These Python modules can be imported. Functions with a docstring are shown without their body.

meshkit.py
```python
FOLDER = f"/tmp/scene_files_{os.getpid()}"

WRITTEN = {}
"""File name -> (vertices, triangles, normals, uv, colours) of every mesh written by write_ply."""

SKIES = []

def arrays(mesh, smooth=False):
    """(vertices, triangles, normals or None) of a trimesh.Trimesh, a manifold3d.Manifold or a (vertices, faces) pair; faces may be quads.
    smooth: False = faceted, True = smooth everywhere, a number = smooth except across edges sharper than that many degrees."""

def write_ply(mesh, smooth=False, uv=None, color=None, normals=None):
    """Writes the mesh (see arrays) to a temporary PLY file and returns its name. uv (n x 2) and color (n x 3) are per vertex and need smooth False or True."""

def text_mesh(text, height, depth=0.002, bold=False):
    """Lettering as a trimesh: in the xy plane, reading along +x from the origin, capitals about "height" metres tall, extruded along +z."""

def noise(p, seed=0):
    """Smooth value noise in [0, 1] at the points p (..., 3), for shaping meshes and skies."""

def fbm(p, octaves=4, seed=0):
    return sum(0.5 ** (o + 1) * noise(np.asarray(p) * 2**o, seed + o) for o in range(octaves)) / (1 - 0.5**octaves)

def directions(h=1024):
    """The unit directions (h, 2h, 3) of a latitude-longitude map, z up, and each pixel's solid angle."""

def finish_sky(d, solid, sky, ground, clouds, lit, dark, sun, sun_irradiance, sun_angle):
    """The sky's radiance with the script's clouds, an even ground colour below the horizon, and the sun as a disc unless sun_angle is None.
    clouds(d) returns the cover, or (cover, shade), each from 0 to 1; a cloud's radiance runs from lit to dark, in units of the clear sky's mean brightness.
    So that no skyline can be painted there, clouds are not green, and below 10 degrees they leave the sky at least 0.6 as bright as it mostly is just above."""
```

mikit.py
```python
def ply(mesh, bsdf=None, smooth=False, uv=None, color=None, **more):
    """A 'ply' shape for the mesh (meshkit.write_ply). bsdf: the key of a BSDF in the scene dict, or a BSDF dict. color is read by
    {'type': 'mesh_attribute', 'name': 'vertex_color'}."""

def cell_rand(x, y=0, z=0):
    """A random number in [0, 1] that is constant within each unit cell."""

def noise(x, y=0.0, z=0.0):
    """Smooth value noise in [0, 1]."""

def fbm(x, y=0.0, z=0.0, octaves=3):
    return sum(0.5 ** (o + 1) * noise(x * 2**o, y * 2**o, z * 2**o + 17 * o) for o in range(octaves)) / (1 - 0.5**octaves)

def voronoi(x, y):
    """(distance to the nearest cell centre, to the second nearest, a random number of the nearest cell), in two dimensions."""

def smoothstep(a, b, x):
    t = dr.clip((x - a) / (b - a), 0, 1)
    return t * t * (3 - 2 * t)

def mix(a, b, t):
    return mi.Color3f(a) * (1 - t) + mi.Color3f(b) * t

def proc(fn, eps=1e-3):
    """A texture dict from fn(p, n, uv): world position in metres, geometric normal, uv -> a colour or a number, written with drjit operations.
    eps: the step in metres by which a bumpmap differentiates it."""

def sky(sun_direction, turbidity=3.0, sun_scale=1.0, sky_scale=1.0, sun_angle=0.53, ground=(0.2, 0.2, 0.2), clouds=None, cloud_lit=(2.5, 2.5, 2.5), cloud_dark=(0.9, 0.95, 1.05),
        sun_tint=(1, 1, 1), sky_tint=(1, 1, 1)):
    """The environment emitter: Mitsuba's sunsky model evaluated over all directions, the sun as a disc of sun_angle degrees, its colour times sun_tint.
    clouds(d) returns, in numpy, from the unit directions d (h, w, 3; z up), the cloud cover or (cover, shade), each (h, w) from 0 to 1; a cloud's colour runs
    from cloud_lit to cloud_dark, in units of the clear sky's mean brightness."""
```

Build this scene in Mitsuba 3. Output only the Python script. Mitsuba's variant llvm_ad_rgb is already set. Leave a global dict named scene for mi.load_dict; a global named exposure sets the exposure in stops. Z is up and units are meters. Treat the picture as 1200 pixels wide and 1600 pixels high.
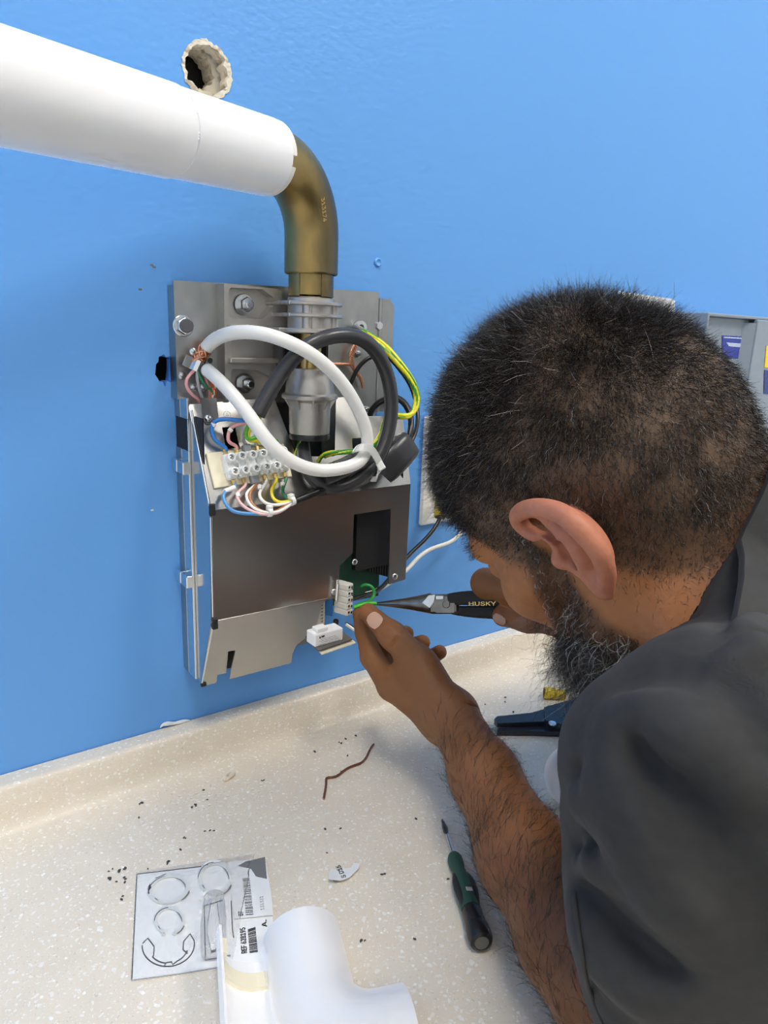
import math, random, numpy as np, trimesh, drjit as dr, mitsuba as mi, mikit, meshkit
import manifold3d as m3
from shapely.geometry import Polygon, Point, LineString, box as sbox
from shapely.ops import unary_union
from scipy.spatial import cKDTree
from mikit import proc, ply, smoothstep
rng = np.random.default_rng(7)
T4 = mi.ScalarTransform4f

# ------------------------------------------------------------------ camera, light, exposure
exposure = -.45
FPX = 1109.0
CR = np.array([.814, -.580, .0365]); CR /= np.linalg.norm(CR)
CF = np.array([.570, .785, -.245]); CF /= np.linalg.norm(CF)
CF -= CR*(CF@CR); CF /= np.linalg.norm(CF)
CD = np.cross(CF, CR)
if CD[2] > 0: CD = -CD
CAM = np.array([0, -.58, 0.])          # lens 0.58 m from the wall; the wall is y=0, z=0 is lens height
scene, labels = {'type': 'scene'}, {}
scene['camera'] = {'type': 'perspective', 'fov_axis': 'x', 'fov': 2*math.degrees(math.atan(600/FPX)), 'near_clip': .01,
    'to_world': T4().look_at(origin=CAM.tolist(), target=(CAM+CF).tolist(), up=(-CD).tolist())}
ZF, ZC, ZCEIL = -1.25, -.393, 1.70     # floor, worktop, ceiling
X0, X1, Y0 = -1.6, 2.4, -3.0
LAMPS = [((1.20, -1.25), (.60, .60), 36.0, 'to the right of the man'), ((-.15, -.95), (.60, .60), 26.0, 'added as fill on the left of the worktop'), ((-.9, -2.3), (.60, .60), 12.0, 'added as fill at the back of the room')]  # left and back panels are unseen, added as fill light

def ray(x, y): return (x-600)*CR + (y-800)*CD + FPX*CF
def at(x, y, X=None, Y=None, Z=None, d=None):
    r = ray(x, y)
    t = (X-CAM[0])/r[0] if X is not None else (Y-CAM[1])/r[1] if Y is not None else (Z-CAM[2])/r[2] if Z is not None else d/FPX
    return CAM + t*r
def at_plane(x, y, o, n):
    r = ray(x, y); return CAM + r*(((o-CAM)@n)/(r@n))

# ------------------------------------------------------------------ materials
def mat(key, d, two=True): scene[key] = {'type': 'twosided', 'b': d} if two else d
def pr(color, rough=.5, metal=0., **k):
    c = color if isinstance(color, dict) else {'type': 'rgb', 'value': list(color)}
    return {'type': 'principled', 'base_color': c, 'roughness': rough, 'metallic': metal, **k}
def bump(b, fn, scale, eps=4e-4): return {'type': 'bumpmap', 'arbitrary': proc(fn, eps), 'scale': scale, 'b': b}
N, FB = mikit.noise, mikit.fbm
VC = {'type': 'mesh_attribute', 'name': 'vertex_color'}
def f_wall(p, n, uv):
    a = FB(p.x*3, p.y*3, p.z*3)
    return mikit.mix((.119, .345, .765), (.127, .362, .795), a)
mat('wall_paint', bump(pr(proc(f_wall), .42, specular=.4), lambda p, n, uv: FB(p.x*330, p.y*330, p.z*330, 2), .0003))
mat('white_paint', pr((.80, .80, .78), .7))
mat('floor_vinyl', pr(proc(lambda p, n, uv: mikit.mix((.28, .27, .25), (.36, .35, .33), N(p.x*40, p.y*40))), .4))
def f_counter(p, n, uv):
    u, v = p.x, p.y + p.z
    out = mikit.mix((.70, .625, .515), (.76, .685, .57), FB(u*60, v*60))
    for s, th, c, o in ((210, .24, (.84, .82, .76), 0.), (420, .20, (.80, .77, .71), 3.7), (300, .13, (.56, .51, .43), 9.1)):
        wx, wy = u*s+o+.6*N(u*s*1.5, v*s*1.5), v*s+o+.6*N(u*s*1.5+50, v*s*1.5)
        d, e, w = mikit.voronoi(wx, wy)
        out = mikit.mix(out, c, smoothstep(th*w*1.25+.02, th*w*1.25-.06, d)*.8)
    d, e, w = mikit.voronoi(u*95, v*95)
    return mikit.mix(out, (.90, .88, .83), smoothstep(.13*w, .13*w-.05, d))
mat('solid_surface', pr(proc(f_counter), .32, specular=.5))
mat('laminate', pr((.62, .60, .56), .4))
mat('plaster', bump(pr(proc(lambda p, n, uv: mikit.mix((.78, .72, .60), (.48, .41, .31), smoothstep(.45, .75, FB(p.x*220, p.y*220, p.z*220)))), .95), lambda p, n, uv: FB(p.x*600, p.y*600, p.z*600), .002))
def f_steel(p, n, uv): return mikit.mix((.50, .49, .47), (.60, .59, .57), FB(p.x*30, p.z*26, p.y*26)*.92+.08*N(p.x*900, p.z*12, p.y*12))
mat('steel', pr(proc(f_steel), .28, 1.))
mat('mirror_steel', pr((.62, .63, .64), .16, 1.))
mat('galvanised', pr(proc(lambda p, n, uv: mikit.mix((.33, .345, .34), (.50, .51, .50), FB(p.x*90, p.z*60, p.y*60))), .38, 1.))
mat('cast_aluminium', bump(pr(proc(lambda p, n, uv: mikit.mix((.46, .44, .415), (.58, .56, .53), FB(p.x*120, p.z*120, p.y*120))), .42, .92), lambda p, n, uv: N(p.x*2500, p.y*2500, p.z*2500), .00008))
mat('zinc', pr((.72, .74, .75), .18, 1.))
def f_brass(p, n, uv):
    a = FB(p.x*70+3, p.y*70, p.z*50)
    side = smoothstep(-.002, .017, (p.x-.3026)*.81-(p.y+.05)*.58+.010*(a-.5))  # brass gets darker towards one side, with a noisy border
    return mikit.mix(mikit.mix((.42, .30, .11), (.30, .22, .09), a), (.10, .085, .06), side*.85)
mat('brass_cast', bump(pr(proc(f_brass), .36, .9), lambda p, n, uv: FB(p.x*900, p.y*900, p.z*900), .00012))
mat('brass', pr((.62, .45, .18), .28, 1.))
mat('copper', bump(pr((.80, .42, .26), .3, 1.), lambda p, n, uv: N(p.x*2200, p.y*2200, p.z*2200), .0004))
mat('white_plastic', pr((.84, .84, .85), .16, specular=.5, clearcoat=.4, clearcoat_gloss=.9))
mat('cream_plastic', pr((.80, .74, .56), .4))
mat('color_gloss', pr(VC, .3))
mat('color_matte', pr(VC, .65))
mat('clear_nylon', pr((.74, .76, .75), .25))
mat('clear_film', {'type': 'blendbsdf', 'weight': .04, 'a': {'type': 'thindielectric'}, 'b': {'type': 'twosided', 'b': pr((.85, .85, .85), .3)}}, False)
mat('lamp_off', {'type': 'diffuse', 'reflectance': {'type': 'rgb', 'value': [.8, .8, .8]}}, False)
BLACK, DGREY, WHITE = (.012, .012, .013), (.040, .041, .045), (.82, .82, .81)

# ------------------------------------------------------------------ helpers
def numbered(key):
    if key not in scene and not any(k.startswith(key+'__') for k in scene) and key not in labels: return key
    i = 1
    while f'{key}_{i:03d}' in scene or f'{key}_{i:03d}' in labels or any(k.startswith(f'{key}_{i:03d}__') for k in scene): i += 1
    return f'{key}_{i:03d}'
def cat(*ms):
    out = []
    for m in ms:
        if isinstance(m, (list,)): m = cat(*m)
        if hasattr(m, 'to_mesh'):
            a = m.to_mesh(); m = trimesh.Trimesh(a.vert_properties[:, :3], a.tri_verts, process=False)
        elif isinstance(m, tuple): m = trimesh.Trimesh(m[0], m[1], process=False)
        out.append(m)
    return trimesh.util.concatenate(out)
def put(key, mesh, bsdf, color=None, smooth=30, label=None, **more):
    """one entry; color = one colour for the whole mesh (or per vertex) kept as a vertex attribute"""
    key = numbered(key)
    if isinstance(mesh, (tuple, list)) or hasattr(mesh, 'to_mesh'): mesh = cat(mesh)
    if color is not None:
        c = np.asarray(color, float)
        if c.ndim == 1:
            if smooth not in (True, False): mesh = trimesh.graph.smooth_shade(mesh, angle=np.radians(smooth), facet_minarea=None)
            c = np.tile(c, (len(mesh.vertices), 1)); smooth = True
        scene[key] = ply(mesh, bsdf, smooth, color=c, **more)
    else:
        scene[key] = ply(mesh, bsdf, smooth, **more)
    if label: labels[key] = {'label': label}
    return key
def thing(name, label, category, group=None):
    key = numbered(name); labels[key] = {'label': label, 'category': category}
    if group: labels[key]['group'] = group
    return key
def struct(key, mesh, bsdf, label=None, **k):
    key = put(key, mesh, bsdf, **k); labels[key] = {'kind': 'structure', 'label': label or key.replace('_', ' ')}
    return key
def V(*a): return np.array(a, float)
def unit(v): v = np.asarray(v, float); return v/np.linalg.norm(v)
def box(lo, hi, r=0.):
    lo, hi = np.minimum(lo, hi), np.maximum(lo, hi)
    if r <= 0: return trimesh.creation.box(bounds=[lo, hi])
    pts = []
    for i in np.ndindex(2, 2, 2):
        c, s = np.where(i, hi, lo), np.where(i, -1, 1)
        for k in range(3):
            q = c + s*r; q[k] = c[k]; pts.append(q)
    return trimesh.convex.convex_hull(np.array(pts))
def frame(z, x=None):
    z = unit(z); x = V(0, 0, 1) if x is None and abs(z[2]) < .9 else V(1, 0, 0) if x is None else np.asarray(x, float)
    x = unit(x - z*(x@z)); return x, np.cross(z, x), z
def place(mesh, o, x, y, z):
    m = mesh.copy(); M = np.eye(4); M[:3, 0], M[:3, 1], M[:3, 2], M[:3, 3] = x, y, z, o
    m.apply_transform(M); return m
def lathe(prof, o, axis, n=48, x=None):
    """prof [(radius, height)] turned about the axis from o"""
    X, Y, Z = frame(axis, x); a = np.arange(n)*2*np.pi/n; P = np.asarray(prof, float)
    v = (o + P[:, None, 0, None]*(np.cos(a)[None, :, None]*X + np.sin(a)[None, :, None]*Y) + P[:, None, 1, None]*Z).reshape(-1, 3)
    i, j = np.meshgrid(np.arange(len(P)-1), np.arange(n), indexing='ij'); k = (j+1) % n
    q = np.stack([i*n+j, i*n+k, (i+1)*n+k, (i+1)*n+j], -1).reshape(-1, 4)
    return trimesh.Trimesh(v, np.vstack([q[:, [0, 1, 2]], q[:, [0, 2, 3]]]), process=False)
def rod(a, b, r, n=24, c=None):
    a, b = np.asarray(a, float), np.asarray(b, float); L = np.linalg.norm(b-a); c = min(r*.25, L*.2) if c is None else c
    return lathe([(0, 0), (r-c, 0), (r, c), (r, L-c), (r-c, L), (0, L)], a, b-a, n)
def hexa(a, b, r, n=6):
    a, b = np.asarray(a, float), np.asarray(b, float); L = np.linalg.norm(b-a)
    return lathe([(0, 0), (r, 0), (r, L*.85), (r*.88, L), (0, L)], a, b-a, n)
def spline(P, n):
    from scipy.interpolate import CubicSpline
    P = np.asarray(P, float); d = np.r_[0, np.cumsum(np.linalg.norm(np.diff(P, axis=0), axis=1)**.6)]
    return CubicSpline(d, P)(np.linspace(0, d[-1], n))
def tube(P, r, n=12, k=None, cap=True, prof=None, up=None):
    """sweep of a circle (radius r or per point) or of prof (2-d points) along the points P; k: spline samples"""
    P = np.asarray(P, float)
    if k: P = spline(P, k)
    m = len(P); r = np.broadcast_to(np.asarray(r, float), (m,)) if np.ndim(r) == 0 or len(r) == m else np.interp(np.linspace(0, 1, m), np.linspace(0, 1, len(r)), r)
    t = np.gradient(P, axis=0); t /= np.linalg.norm(t, axis=1, keepdims=True)
    x = frame(t[0], up)[0]; X = []
    for i in range(m):
        x = (up if up is not None else x); x = unit(x - t[i]*(x@t[i])); X.append(x)
    X = np.array(X); Y = np.cross(t, X)
    a = np.arange(n)*2*np.pi/n
    pr2 = np.stack([np.cos(a), np.sin(a)], 1) if prof is None else np.asarray(prof, float); n = len(pr2)
    v = P[:, None] + r[:, None, None]*(pr2[None, :, 0, None]*X[:, None] + pr2[None, :, 1, None]*Y[:, None])
    i, j = np.meshgrid(np.arange(m-1), np.arange(n), indexing='ij'); kx = (j+1) % n
    q = np.stack([i*n+j, i*n+kx, (i+1)*n+kx, (i+1)*n+j], -1).reshape(-1, 4)
    f = np.vstack([q[:, [0, 1, 2]], q[:, [0, 2, 3]]]); v = v.reshape(-1, 3)
    if cap:
        v = np.vstack([v, P[0], P[-1]]); c0, c1 = len(v)-2, len(v)-1; j = np.arange(n)
        f = np.vstack([f, np.stack([(j+1) % n, j, j*0+c0], 1), np.stack([(m-1)*n+j, (m-1)*n+(j+1) % n, j*0+c1], 1)])
    return trimesh.Trimesh(v, f, process=False)
def extr(poly, h, o=V(0, 0, 0), x=V(1, 0, 0), y=V(0, 1, 0), z=V(0, 0, 1)):
    g = [trimesh.creation.extrude_polygon(p, h, engine='earcut') for p in getattr(poly, 'geoms', [poly]) if p.area > 1e-12]
    return place(cat(*g), o, x, y, z)
def rounded(poly, r): return poly.buffer(-r, join_style=1).buffer(2*r, join_style=1).buffer(-r, join_style=1)
class Sheet:
    """a flat sheet in a plane: outlines are given by photo pixels that the plane's points show at"""
    def __init__(s, o, n, x): s.o, s.n = np.asarray(o, float), unit(n); s.x = unit(np.asarray(x, float)-s.n*(np.asarray(x)@s.n)); s.y = np.cross(s.n, s.x)
    def uv(s, px, py): p = at_plane(px, py, s.o, s.n)-s.o; return (p@s.x, p@s.y)
    def poly(s, pts): return Polygon([s.uv(*p) for p in pts])
    def p3(s, u, v, h=0): return s.o + s.x*u + s.y*v + s.n*h
    def at(s, px, py, h=0): return at_plane(px, py, s.o+s.n*h, s.n)
    def solid(s, poly, h0, h1): return extr(poly, h1-h0, s.o+s.n*h0, s.x, s.y, s.n)
def wire(parent, name, pts, r, color, k=None, label=None, n=10, bsdf='color_gloss'):
    return put(f'{parent}__{name}' if parent else name, tube(pts, r, n, k or max(12, 6*len(pts))), bsdf, color, True, label)
def path(*pts):
    """pixels with a distance y from the wall: (px, py, y)"""
    return [at(a, b, Y=c) for a, b, c in pts]
# ------------------------------------------------------------------ the room
chip = np.random.default_rng(3)
def ragged(cx, cz, r, rz, amp, n=40, sd=0):
    g = np.random.default_rng(sd); a = np.arange(n)*2*np.pi/n
    k = 1+amp*g.normal(size=n); return Polygon(np.stack([cx+r*k*np.cos(a), cz+rz*k*np.sin(a)], 1))
hole_c = at(323, 110, Y=0)
hole = ragged(hole_c[0], hole_c[2], .0182, .0185, .05, 44, 2)
hole2 = ragged(at(257, 577, Y=0)[0], at(257, 577, Y=0)[2], .007, .012, .1, 20, 4)
wallp = Polygon([(X0, ZF), (X1, ZF), (X1, ZCEIL), (X0, ZCEIL)], [list(hole.exterior.coords), list(hole2.exterior.coords)])
struct('wall_back', extr(wallp, .014, V(0, 0, 0), V(1, 0, 0), V(0, 0, 1), V(0, 1, 0)).copy(), 'wall_paint', 'blue painted wall behind the worktop with drilled hole')
# chipped gypsum rim, board, and a black box for the dark cavity behind the hole
rim = ragged(hole_c[0], hole_c[2], .0198, .0204, .035, 60, 12).union(hole.buffer(.0008)).difference(hole.buffer(-.0012))
put('wall_back__plaster_rim', extr(rim, .0135, V(0, -.0008, 0), V(1, 0, 0), V(0, 0, 1), V(0, 1, 0)), 'plaster', label='chipped plaster rim of drilled hole')
inner = ragged(hole_c[0]-.0025, hole_c[2]+.0035, .0140, .0138, .05, 36, 8)
put('wall_back__backing_board', extr(sbox(hole_c[0]-.06, hole_c[2]-.06, hole_c[0]+.06, hole_c[2]+.06).difference(inner), .02, V(0, .0145, 0), V(1, 0, 0), V(0, 0, 1), V(0, 1, 0)), 'plaster', label='pale board inside the hole')
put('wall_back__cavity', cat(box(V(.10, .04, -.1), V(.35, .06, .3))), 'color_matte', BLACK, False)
# small wall marks
c = at(590, 410, Y=0)
put('wall_back__plug', lathe([(.0042, 0), (.0040, .0012), (.0030, .002), (.0016, .0012), (0, .0010)], c, V(0, -1, 0), 20), 'wall_paint', label='painted over wall plug')
for px, py in ((237, 414), (241, 417), (238, 797), (219, 452)):
    c = at(px, py, Y=0); put('wall_back__chip', trimesh.creation.icosphere(1, .0011).apply_scale([1.4, .4, .8]).apply_translation(c), 'color_matte', (.16, .17, .18) if py < 500 else (.7, .72, .75), True)
struct('wall_left', box(V(X0-.1, Y0, ZF), V(X0, 0, ZCEIL)), 'white_paint', 'side wall of the room')
struct('wall_right', box(V(X1, Y0, ZF), V(X1+.1, 0, ZCEIL)), 'white_paint', 'pale side wall of the room')
struct('wall_front', box(V(X0, Y0-.1, ZF), V(X1, Y0, ZCEIL)), 'white_paint', 'wall behind the camera')
struct('floor', box(V(X0, Y0, ZF-.1), V(X1, 0, ZF)), 'floor_vinyl', 'grey vinyl floor')
struct('ceiling', box(V(X0, Y0, ZCEIL), V(X1, 0, ZCEIL+.1)), 'white_paint', 'white ceiling')
for (lx, ly), (sx, sy), e, where in LAMPS:
    t = thing('ceiling_lamp', 'square white ceiling lamp panel '+where, 'lamp', 'ceiling lamp panels')
    put(t+'__frame', extr(sbox(lx-sx/2-.03, ly-sy/2-.03, lx+sx/2+.03, ly+sy/2+.03).difference(sbox(lx-sx/2, ly-sy/2, lx+sx/2, ly+sy/2)), .03, V(0, 0, ZCEIL-.03)), 'white_plastic', smooth=False)
    q = trimesh.Trimesh([[lx-sx/2, ly-sy/2, ZCEIL-.012], [lx+sx/2, ly-sy/2, ZCEIL-.012], [lx+sx/2, ly+sy/2, ZCEIL-.012], [lx-sx/2, ly+sy/2, ZCEIL-.012]], [[0, 2, 1], [0, 3, 2]])
    put(t+'__diffuser', q, 'lamp_off', smooth=False, emitter={'type': 'area', 'radiance': {'type': 'rgb', 'value': [e, e*.94, e*.85]}})

# ------------------------------------------------------------------ worktop with coved upstand, cabinet under it
t = thing('worktop', 'speckled cream solid-surface worktop with coved upstand along blue wall', 'worktop')
TS = -.3555
prof = [(-.001, ZC-.03), (-.001, TS), (-.015, TS), (-.0175, TS-.0008), (-.0195, TS-.003), (-.0205, TS-.006), (-.0235, ZC+.018)]
a = np.linspace(0, np.pi/2, 9)
prof += [(-.0235-.0165*(1-math.cos(q))-.001*math.sin(q), ZC+.0165*(1-math.sin(q))) for q in a]
prof += [(-.60, ZC), (-.606, ZC-.002), (-.608, ZC-.008), (-.608, ZC-.03)]
wt = extr(Polygon(prof), 3.9, V(-1.55, 0, 0), V(0, 1, 0), V(0, 0, 1), V(1, 0, 0))
put(t+'__slab', wt, 'solid_surface', smooth=35)
bead = [at(x, y, Y=-.0012) for x, y in ((250, 1137), (258, 1131), (272, 1130), (285, 1127), (296, 1126))]
put(t+'__sealant', tube([b+V(0, -.001, .0005) for b in bead], [.0006, .0022, .0014, .0018, .0006], 8, 16), 'color_matte', (.72, .76, .78), True, label='smear of white sealant')
t = thing('base_cabinet', 'pale laminate base cabinet under the worktop', 'cabinet')
put(t+'__carcass', box(V(-1.5, -.55, ZF), V(2.3, -.01, ZC-.031)), 'laminate', smooth=False)
for i in range(6):
    x = -1.5+i*3.8/6
    d = put(t+'__door', box(V(x+.004, -.569, ZF+.1), V(x+3.8/6-.004, -.551, ZC-.036), .002), 'laminate')
    put(d+'__handle', tube([V(x+.52, -.569, -.47), V(x+.52, -.595, -.475), V(x+.52, -.595, -.585), V(x+.52, -.569, -.59)], .005, 10, 24), 'zinc', smooth=True)

# ------------------------------------------------------------------ control box on the wall
U = thing('control_box', 'open wall-mounted metal control box of a sensor tap with terminal block', 'control box')
PY = -.015
pl = Sheet(V(.3, PY, 0), V(0, -1, 0), V(1, 0, 0))
xl, XR = .2008, .2032
plate = pl.poly([(267, 437), (350, 443), (500, 450), (575, 455), (577, 1000), (285, 1040)])
bx = plate.bounds
plate = Polygon([(XR+.0021-.3, -.30), (XR+.0021-.3, -.058), (xl-.3, -.058), (xl-.3, bx[3]-.003), (bx[2]-.012, bx[3]), (bx[2]-.002, bx[3]), (bx[2]-.002, -.12), (bx[2]-.002, -.16), (bx[2]-.06, -.16), (bx[2]-.06, -.30)])
put(U+'__mounting_plate', cat(pl.solid(plate, -.002, 0), box(V(xl, PY+.001, -.058), V(xl+.002, -.0005, .030))), 'galvanised', smooth=25)
xr = .3+bx[2]-.002
fl = Polygon([(xr+.001, -.075), (xr+.001, .031), (xr+.014, .031), (xr+.019, .025), (xr+.019, -.075)])
put(U+'__side_flange', cat(extr(fl, .002, V(0, -.013, 0), V(1, 0, 0), V(0, 0, 1), V(0, 1, 0)), tube([V(xr+.002, -.0145, -.075), V(xr+.002, -.0145, .031)], .0022, 10)), 'galvanised')
# rails down the left side, with two hooked clips
XR = .2032
for k, (ya, yb) in enumerate(((-.0004, -.0132), (-.0138, -.0292))):
    for za, zb in ((-.3005, -.0985), (-.0730, -.0560)):
        put(U+'__side_rail', box(V(XR, ya, za), V(XR+.0022, yb, zb), .0005), 'zinc' if k else 'galvanised')
put(U+'__side_recess', box(V(XR+.0008, -.0004, -.0986), V(XR+.0022, -.029, -.0729)), 'color_matte', BLACK, False)
put(U+'__side_rail', box(V(XR, -.0280, -.0986), V(XR+.0022, -.0294, -.0729), .0003), 'zinc')
for zc in (-.1125, -.2100):
    for ya, yb in ((-.0035, -.0150), (-.0156, -.0295)):
        put(U+'__clip', box(V(XR-.0052, ya, zc-.0055), V(XR+.001, yb, zc+.0055), .0009), 'zinc')
# bent front cover
XS = .2055
yT, yM, yB, zT, zA, zB, zE = -.0285, -.066, -.066, -.061, -.1395, -.2345, -.3055
up = Sheet(V(.3, yT, zT), V(0, -(zT-zA), -(yM-yT)*-1) if False else np.cross(V(1, 0, 0), V(0, yT-yM, zT-zA)), V(1, 0, 0))
if up.n[1] > 0: up = Sheet(up.o, -up.n, V(1, 0, 0))
mid = Sheet(V(.3, yM, zA), V(0, -1, 0), V(1, 0, 0))
low = Sheet(V(.3, yB, zB), np.cross(V(1, 0, 0), V(0, yE if False else (-.0355-yB), zE-zB)), V(1, 0, 0))
if low.n[1] > 0: low = Sheet(low.o, -low.n, V(1, 0, 0))
TH = .0013
P = up.poly([(294, 632), (428, 621), (463, 713), (523, 713), (525, 621), (557, 620), (558, 642), (564, 650), (629, 650), (641.5, 756), (329, 798)])
P = rounded(P, .0012).difference(rounded(up.poly([(347, 668), (367, 666), (374, 699), (353, 702)]), .0008)).difference(rounded(up.poly([(550, 685), (566, 684), (567, 700), (551, 701)]), .001))
m1 = up.solid(P, -TH, 0)
P = mid.poly([(329.5, 798), (641.5, 756), (633.5, 905), (607, 913.5), (611, 795), (553, 804), (551, 864), (531, 884), (528, 930), (524, 935), (508, 938), (330, 972)])
put_mid = rounded(P, .0012)
m2 = mid.solid(put_mid, -TH, 0)
P = low.poly([(330, 972), (512, 935), (503, 945), (495, 975), (484, 992), (463, 1008), (457, 1022), (455, 1036), (314, 1073)])
W = rounded(low.poly([(337, 1076), (344, 1020), (368, 1016), (357, 1068)]).buffer(0), .0015)
m3_ = low.solid(P.difference(W), -TH, 0)
put(U+'__front_cover', cat(m1, m2, m3_), 'steel', smooth=20, label='bent brushed steel front cover')
put(U+'__window_lip', low.solid(low.poly([(334, 1063), (342, 1016), (361, 1012), (357, 1058)]), -.006, -.005), 'steel', smooth=False)
edge = [V(XS+.0006, yT+.0004, zT), V(XS+.0006, yM+.0004, zA), V(XS+.0006, yB+.0004, zB), V(XS+.0006, -.0351, zE)]
for i in range(3): put(U+'__front_cover__edge', tube([edge[i]+(edge[i+1]-edge[i])*.06, edge[i+1]-(edge[i+1]-edge[i])*.06], .0011, 10), 'zinc', smooth=True)
put(U+'__top_plate', box(V(XS, -.0285, zT-.0012), V(at(428, 621, Y=-.0285)[0], PY, zT), .0004), 'steel')
sd = Sheet(V(XS, 0, 0), V(-1, 0, 0), V(0, 1, 0))
P = Polygon([sd.uv(*p) for p in ((295, 634), (328, 798), (330, 972), (313.5, 1072))] + [(-.012, -(zE+.016)), (-.012, -zT)])
put(U+'__side_cover', sd.solid(P.buffer(-.0006), -.0012, 0), 'mirror_steel', smooth=False, label='polished side sheet reflecting the blue wall')
rightx = at(640, 757, Y=yM)[0]
put(U+'__side_cover', box(V(rightx-.006, -.062, -.150), V(rightx-.005, -.016, -.100)), 'mirror_steel', smooth=False)
for (a, b) in (((327, 788), (331, 806)), ((328, 968), (331, 984)), ((313, 1068), (315, 1073))):
    p, q = at(*a, Y=-.0665 if a[1] < 1000 else -.0375), at(*b, Y=-.0665 if a[1] < 1000 else -.0375)
    put(U+'__corner_seal', box(V(XS-.0006, p[1]+.0016, q[2]), V(XS+.004, p[1]-.0012, p[2]), .0004), 'color_matte', BLACK)
# inside: dark liner, circuit board, black module
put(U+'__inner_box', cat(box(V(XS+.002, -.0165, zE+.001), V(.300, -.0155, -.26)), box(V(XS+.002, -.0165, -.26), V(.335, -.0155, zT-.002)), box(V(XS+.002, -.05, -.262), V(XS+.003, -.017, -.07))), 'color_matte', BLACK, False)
b0, b1 = at(524, 985, Y=-.045), at(548, 800, Y=-.045)
pcb = put(U+'__circuit_board', box(V(b0[0]-.012, -.0435, -.252), V(rightx-.016, -.0450, -.105), .0003), 'color_matte', (.010, .06, .035), label='dark green circuit board')
for px, py, s, c in ((556, 838, .002, (.6, .6, .6)), (553, 826, .0012, (.7, .7, .7)), (558, 845, .0012, (.6, .6, .6)), (580, 852, .003, (.25, .25, .25))):
    p = at(px, py, Y=-.046); put(pcb+'__chip', box(p-V(s, .0008, s), p+V(s, .0012, s), .0002), 'color_matte', c)
m0, m1p = at(562, 800, Y=-.052), at(606, 882, Y=-.052)
mod = box(V(m0[0]-.004, -.047, m1p[2]), V(m1p[0]+.004, -.054, m0[2]), .0006)
fins = [box(V(m1p[0]-.022+.003*i, -.048, m1p[2]-.004-.0012*i), V(m1p[0]-.0205+.003*i, -.053, m1p[2]+.002), .0002) for i in range(8)]
put(U+'__relay_module', cat(mod, *fins), 'color_matte', (.008, .008, .009), label='black module behind the cut-out')
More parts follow.
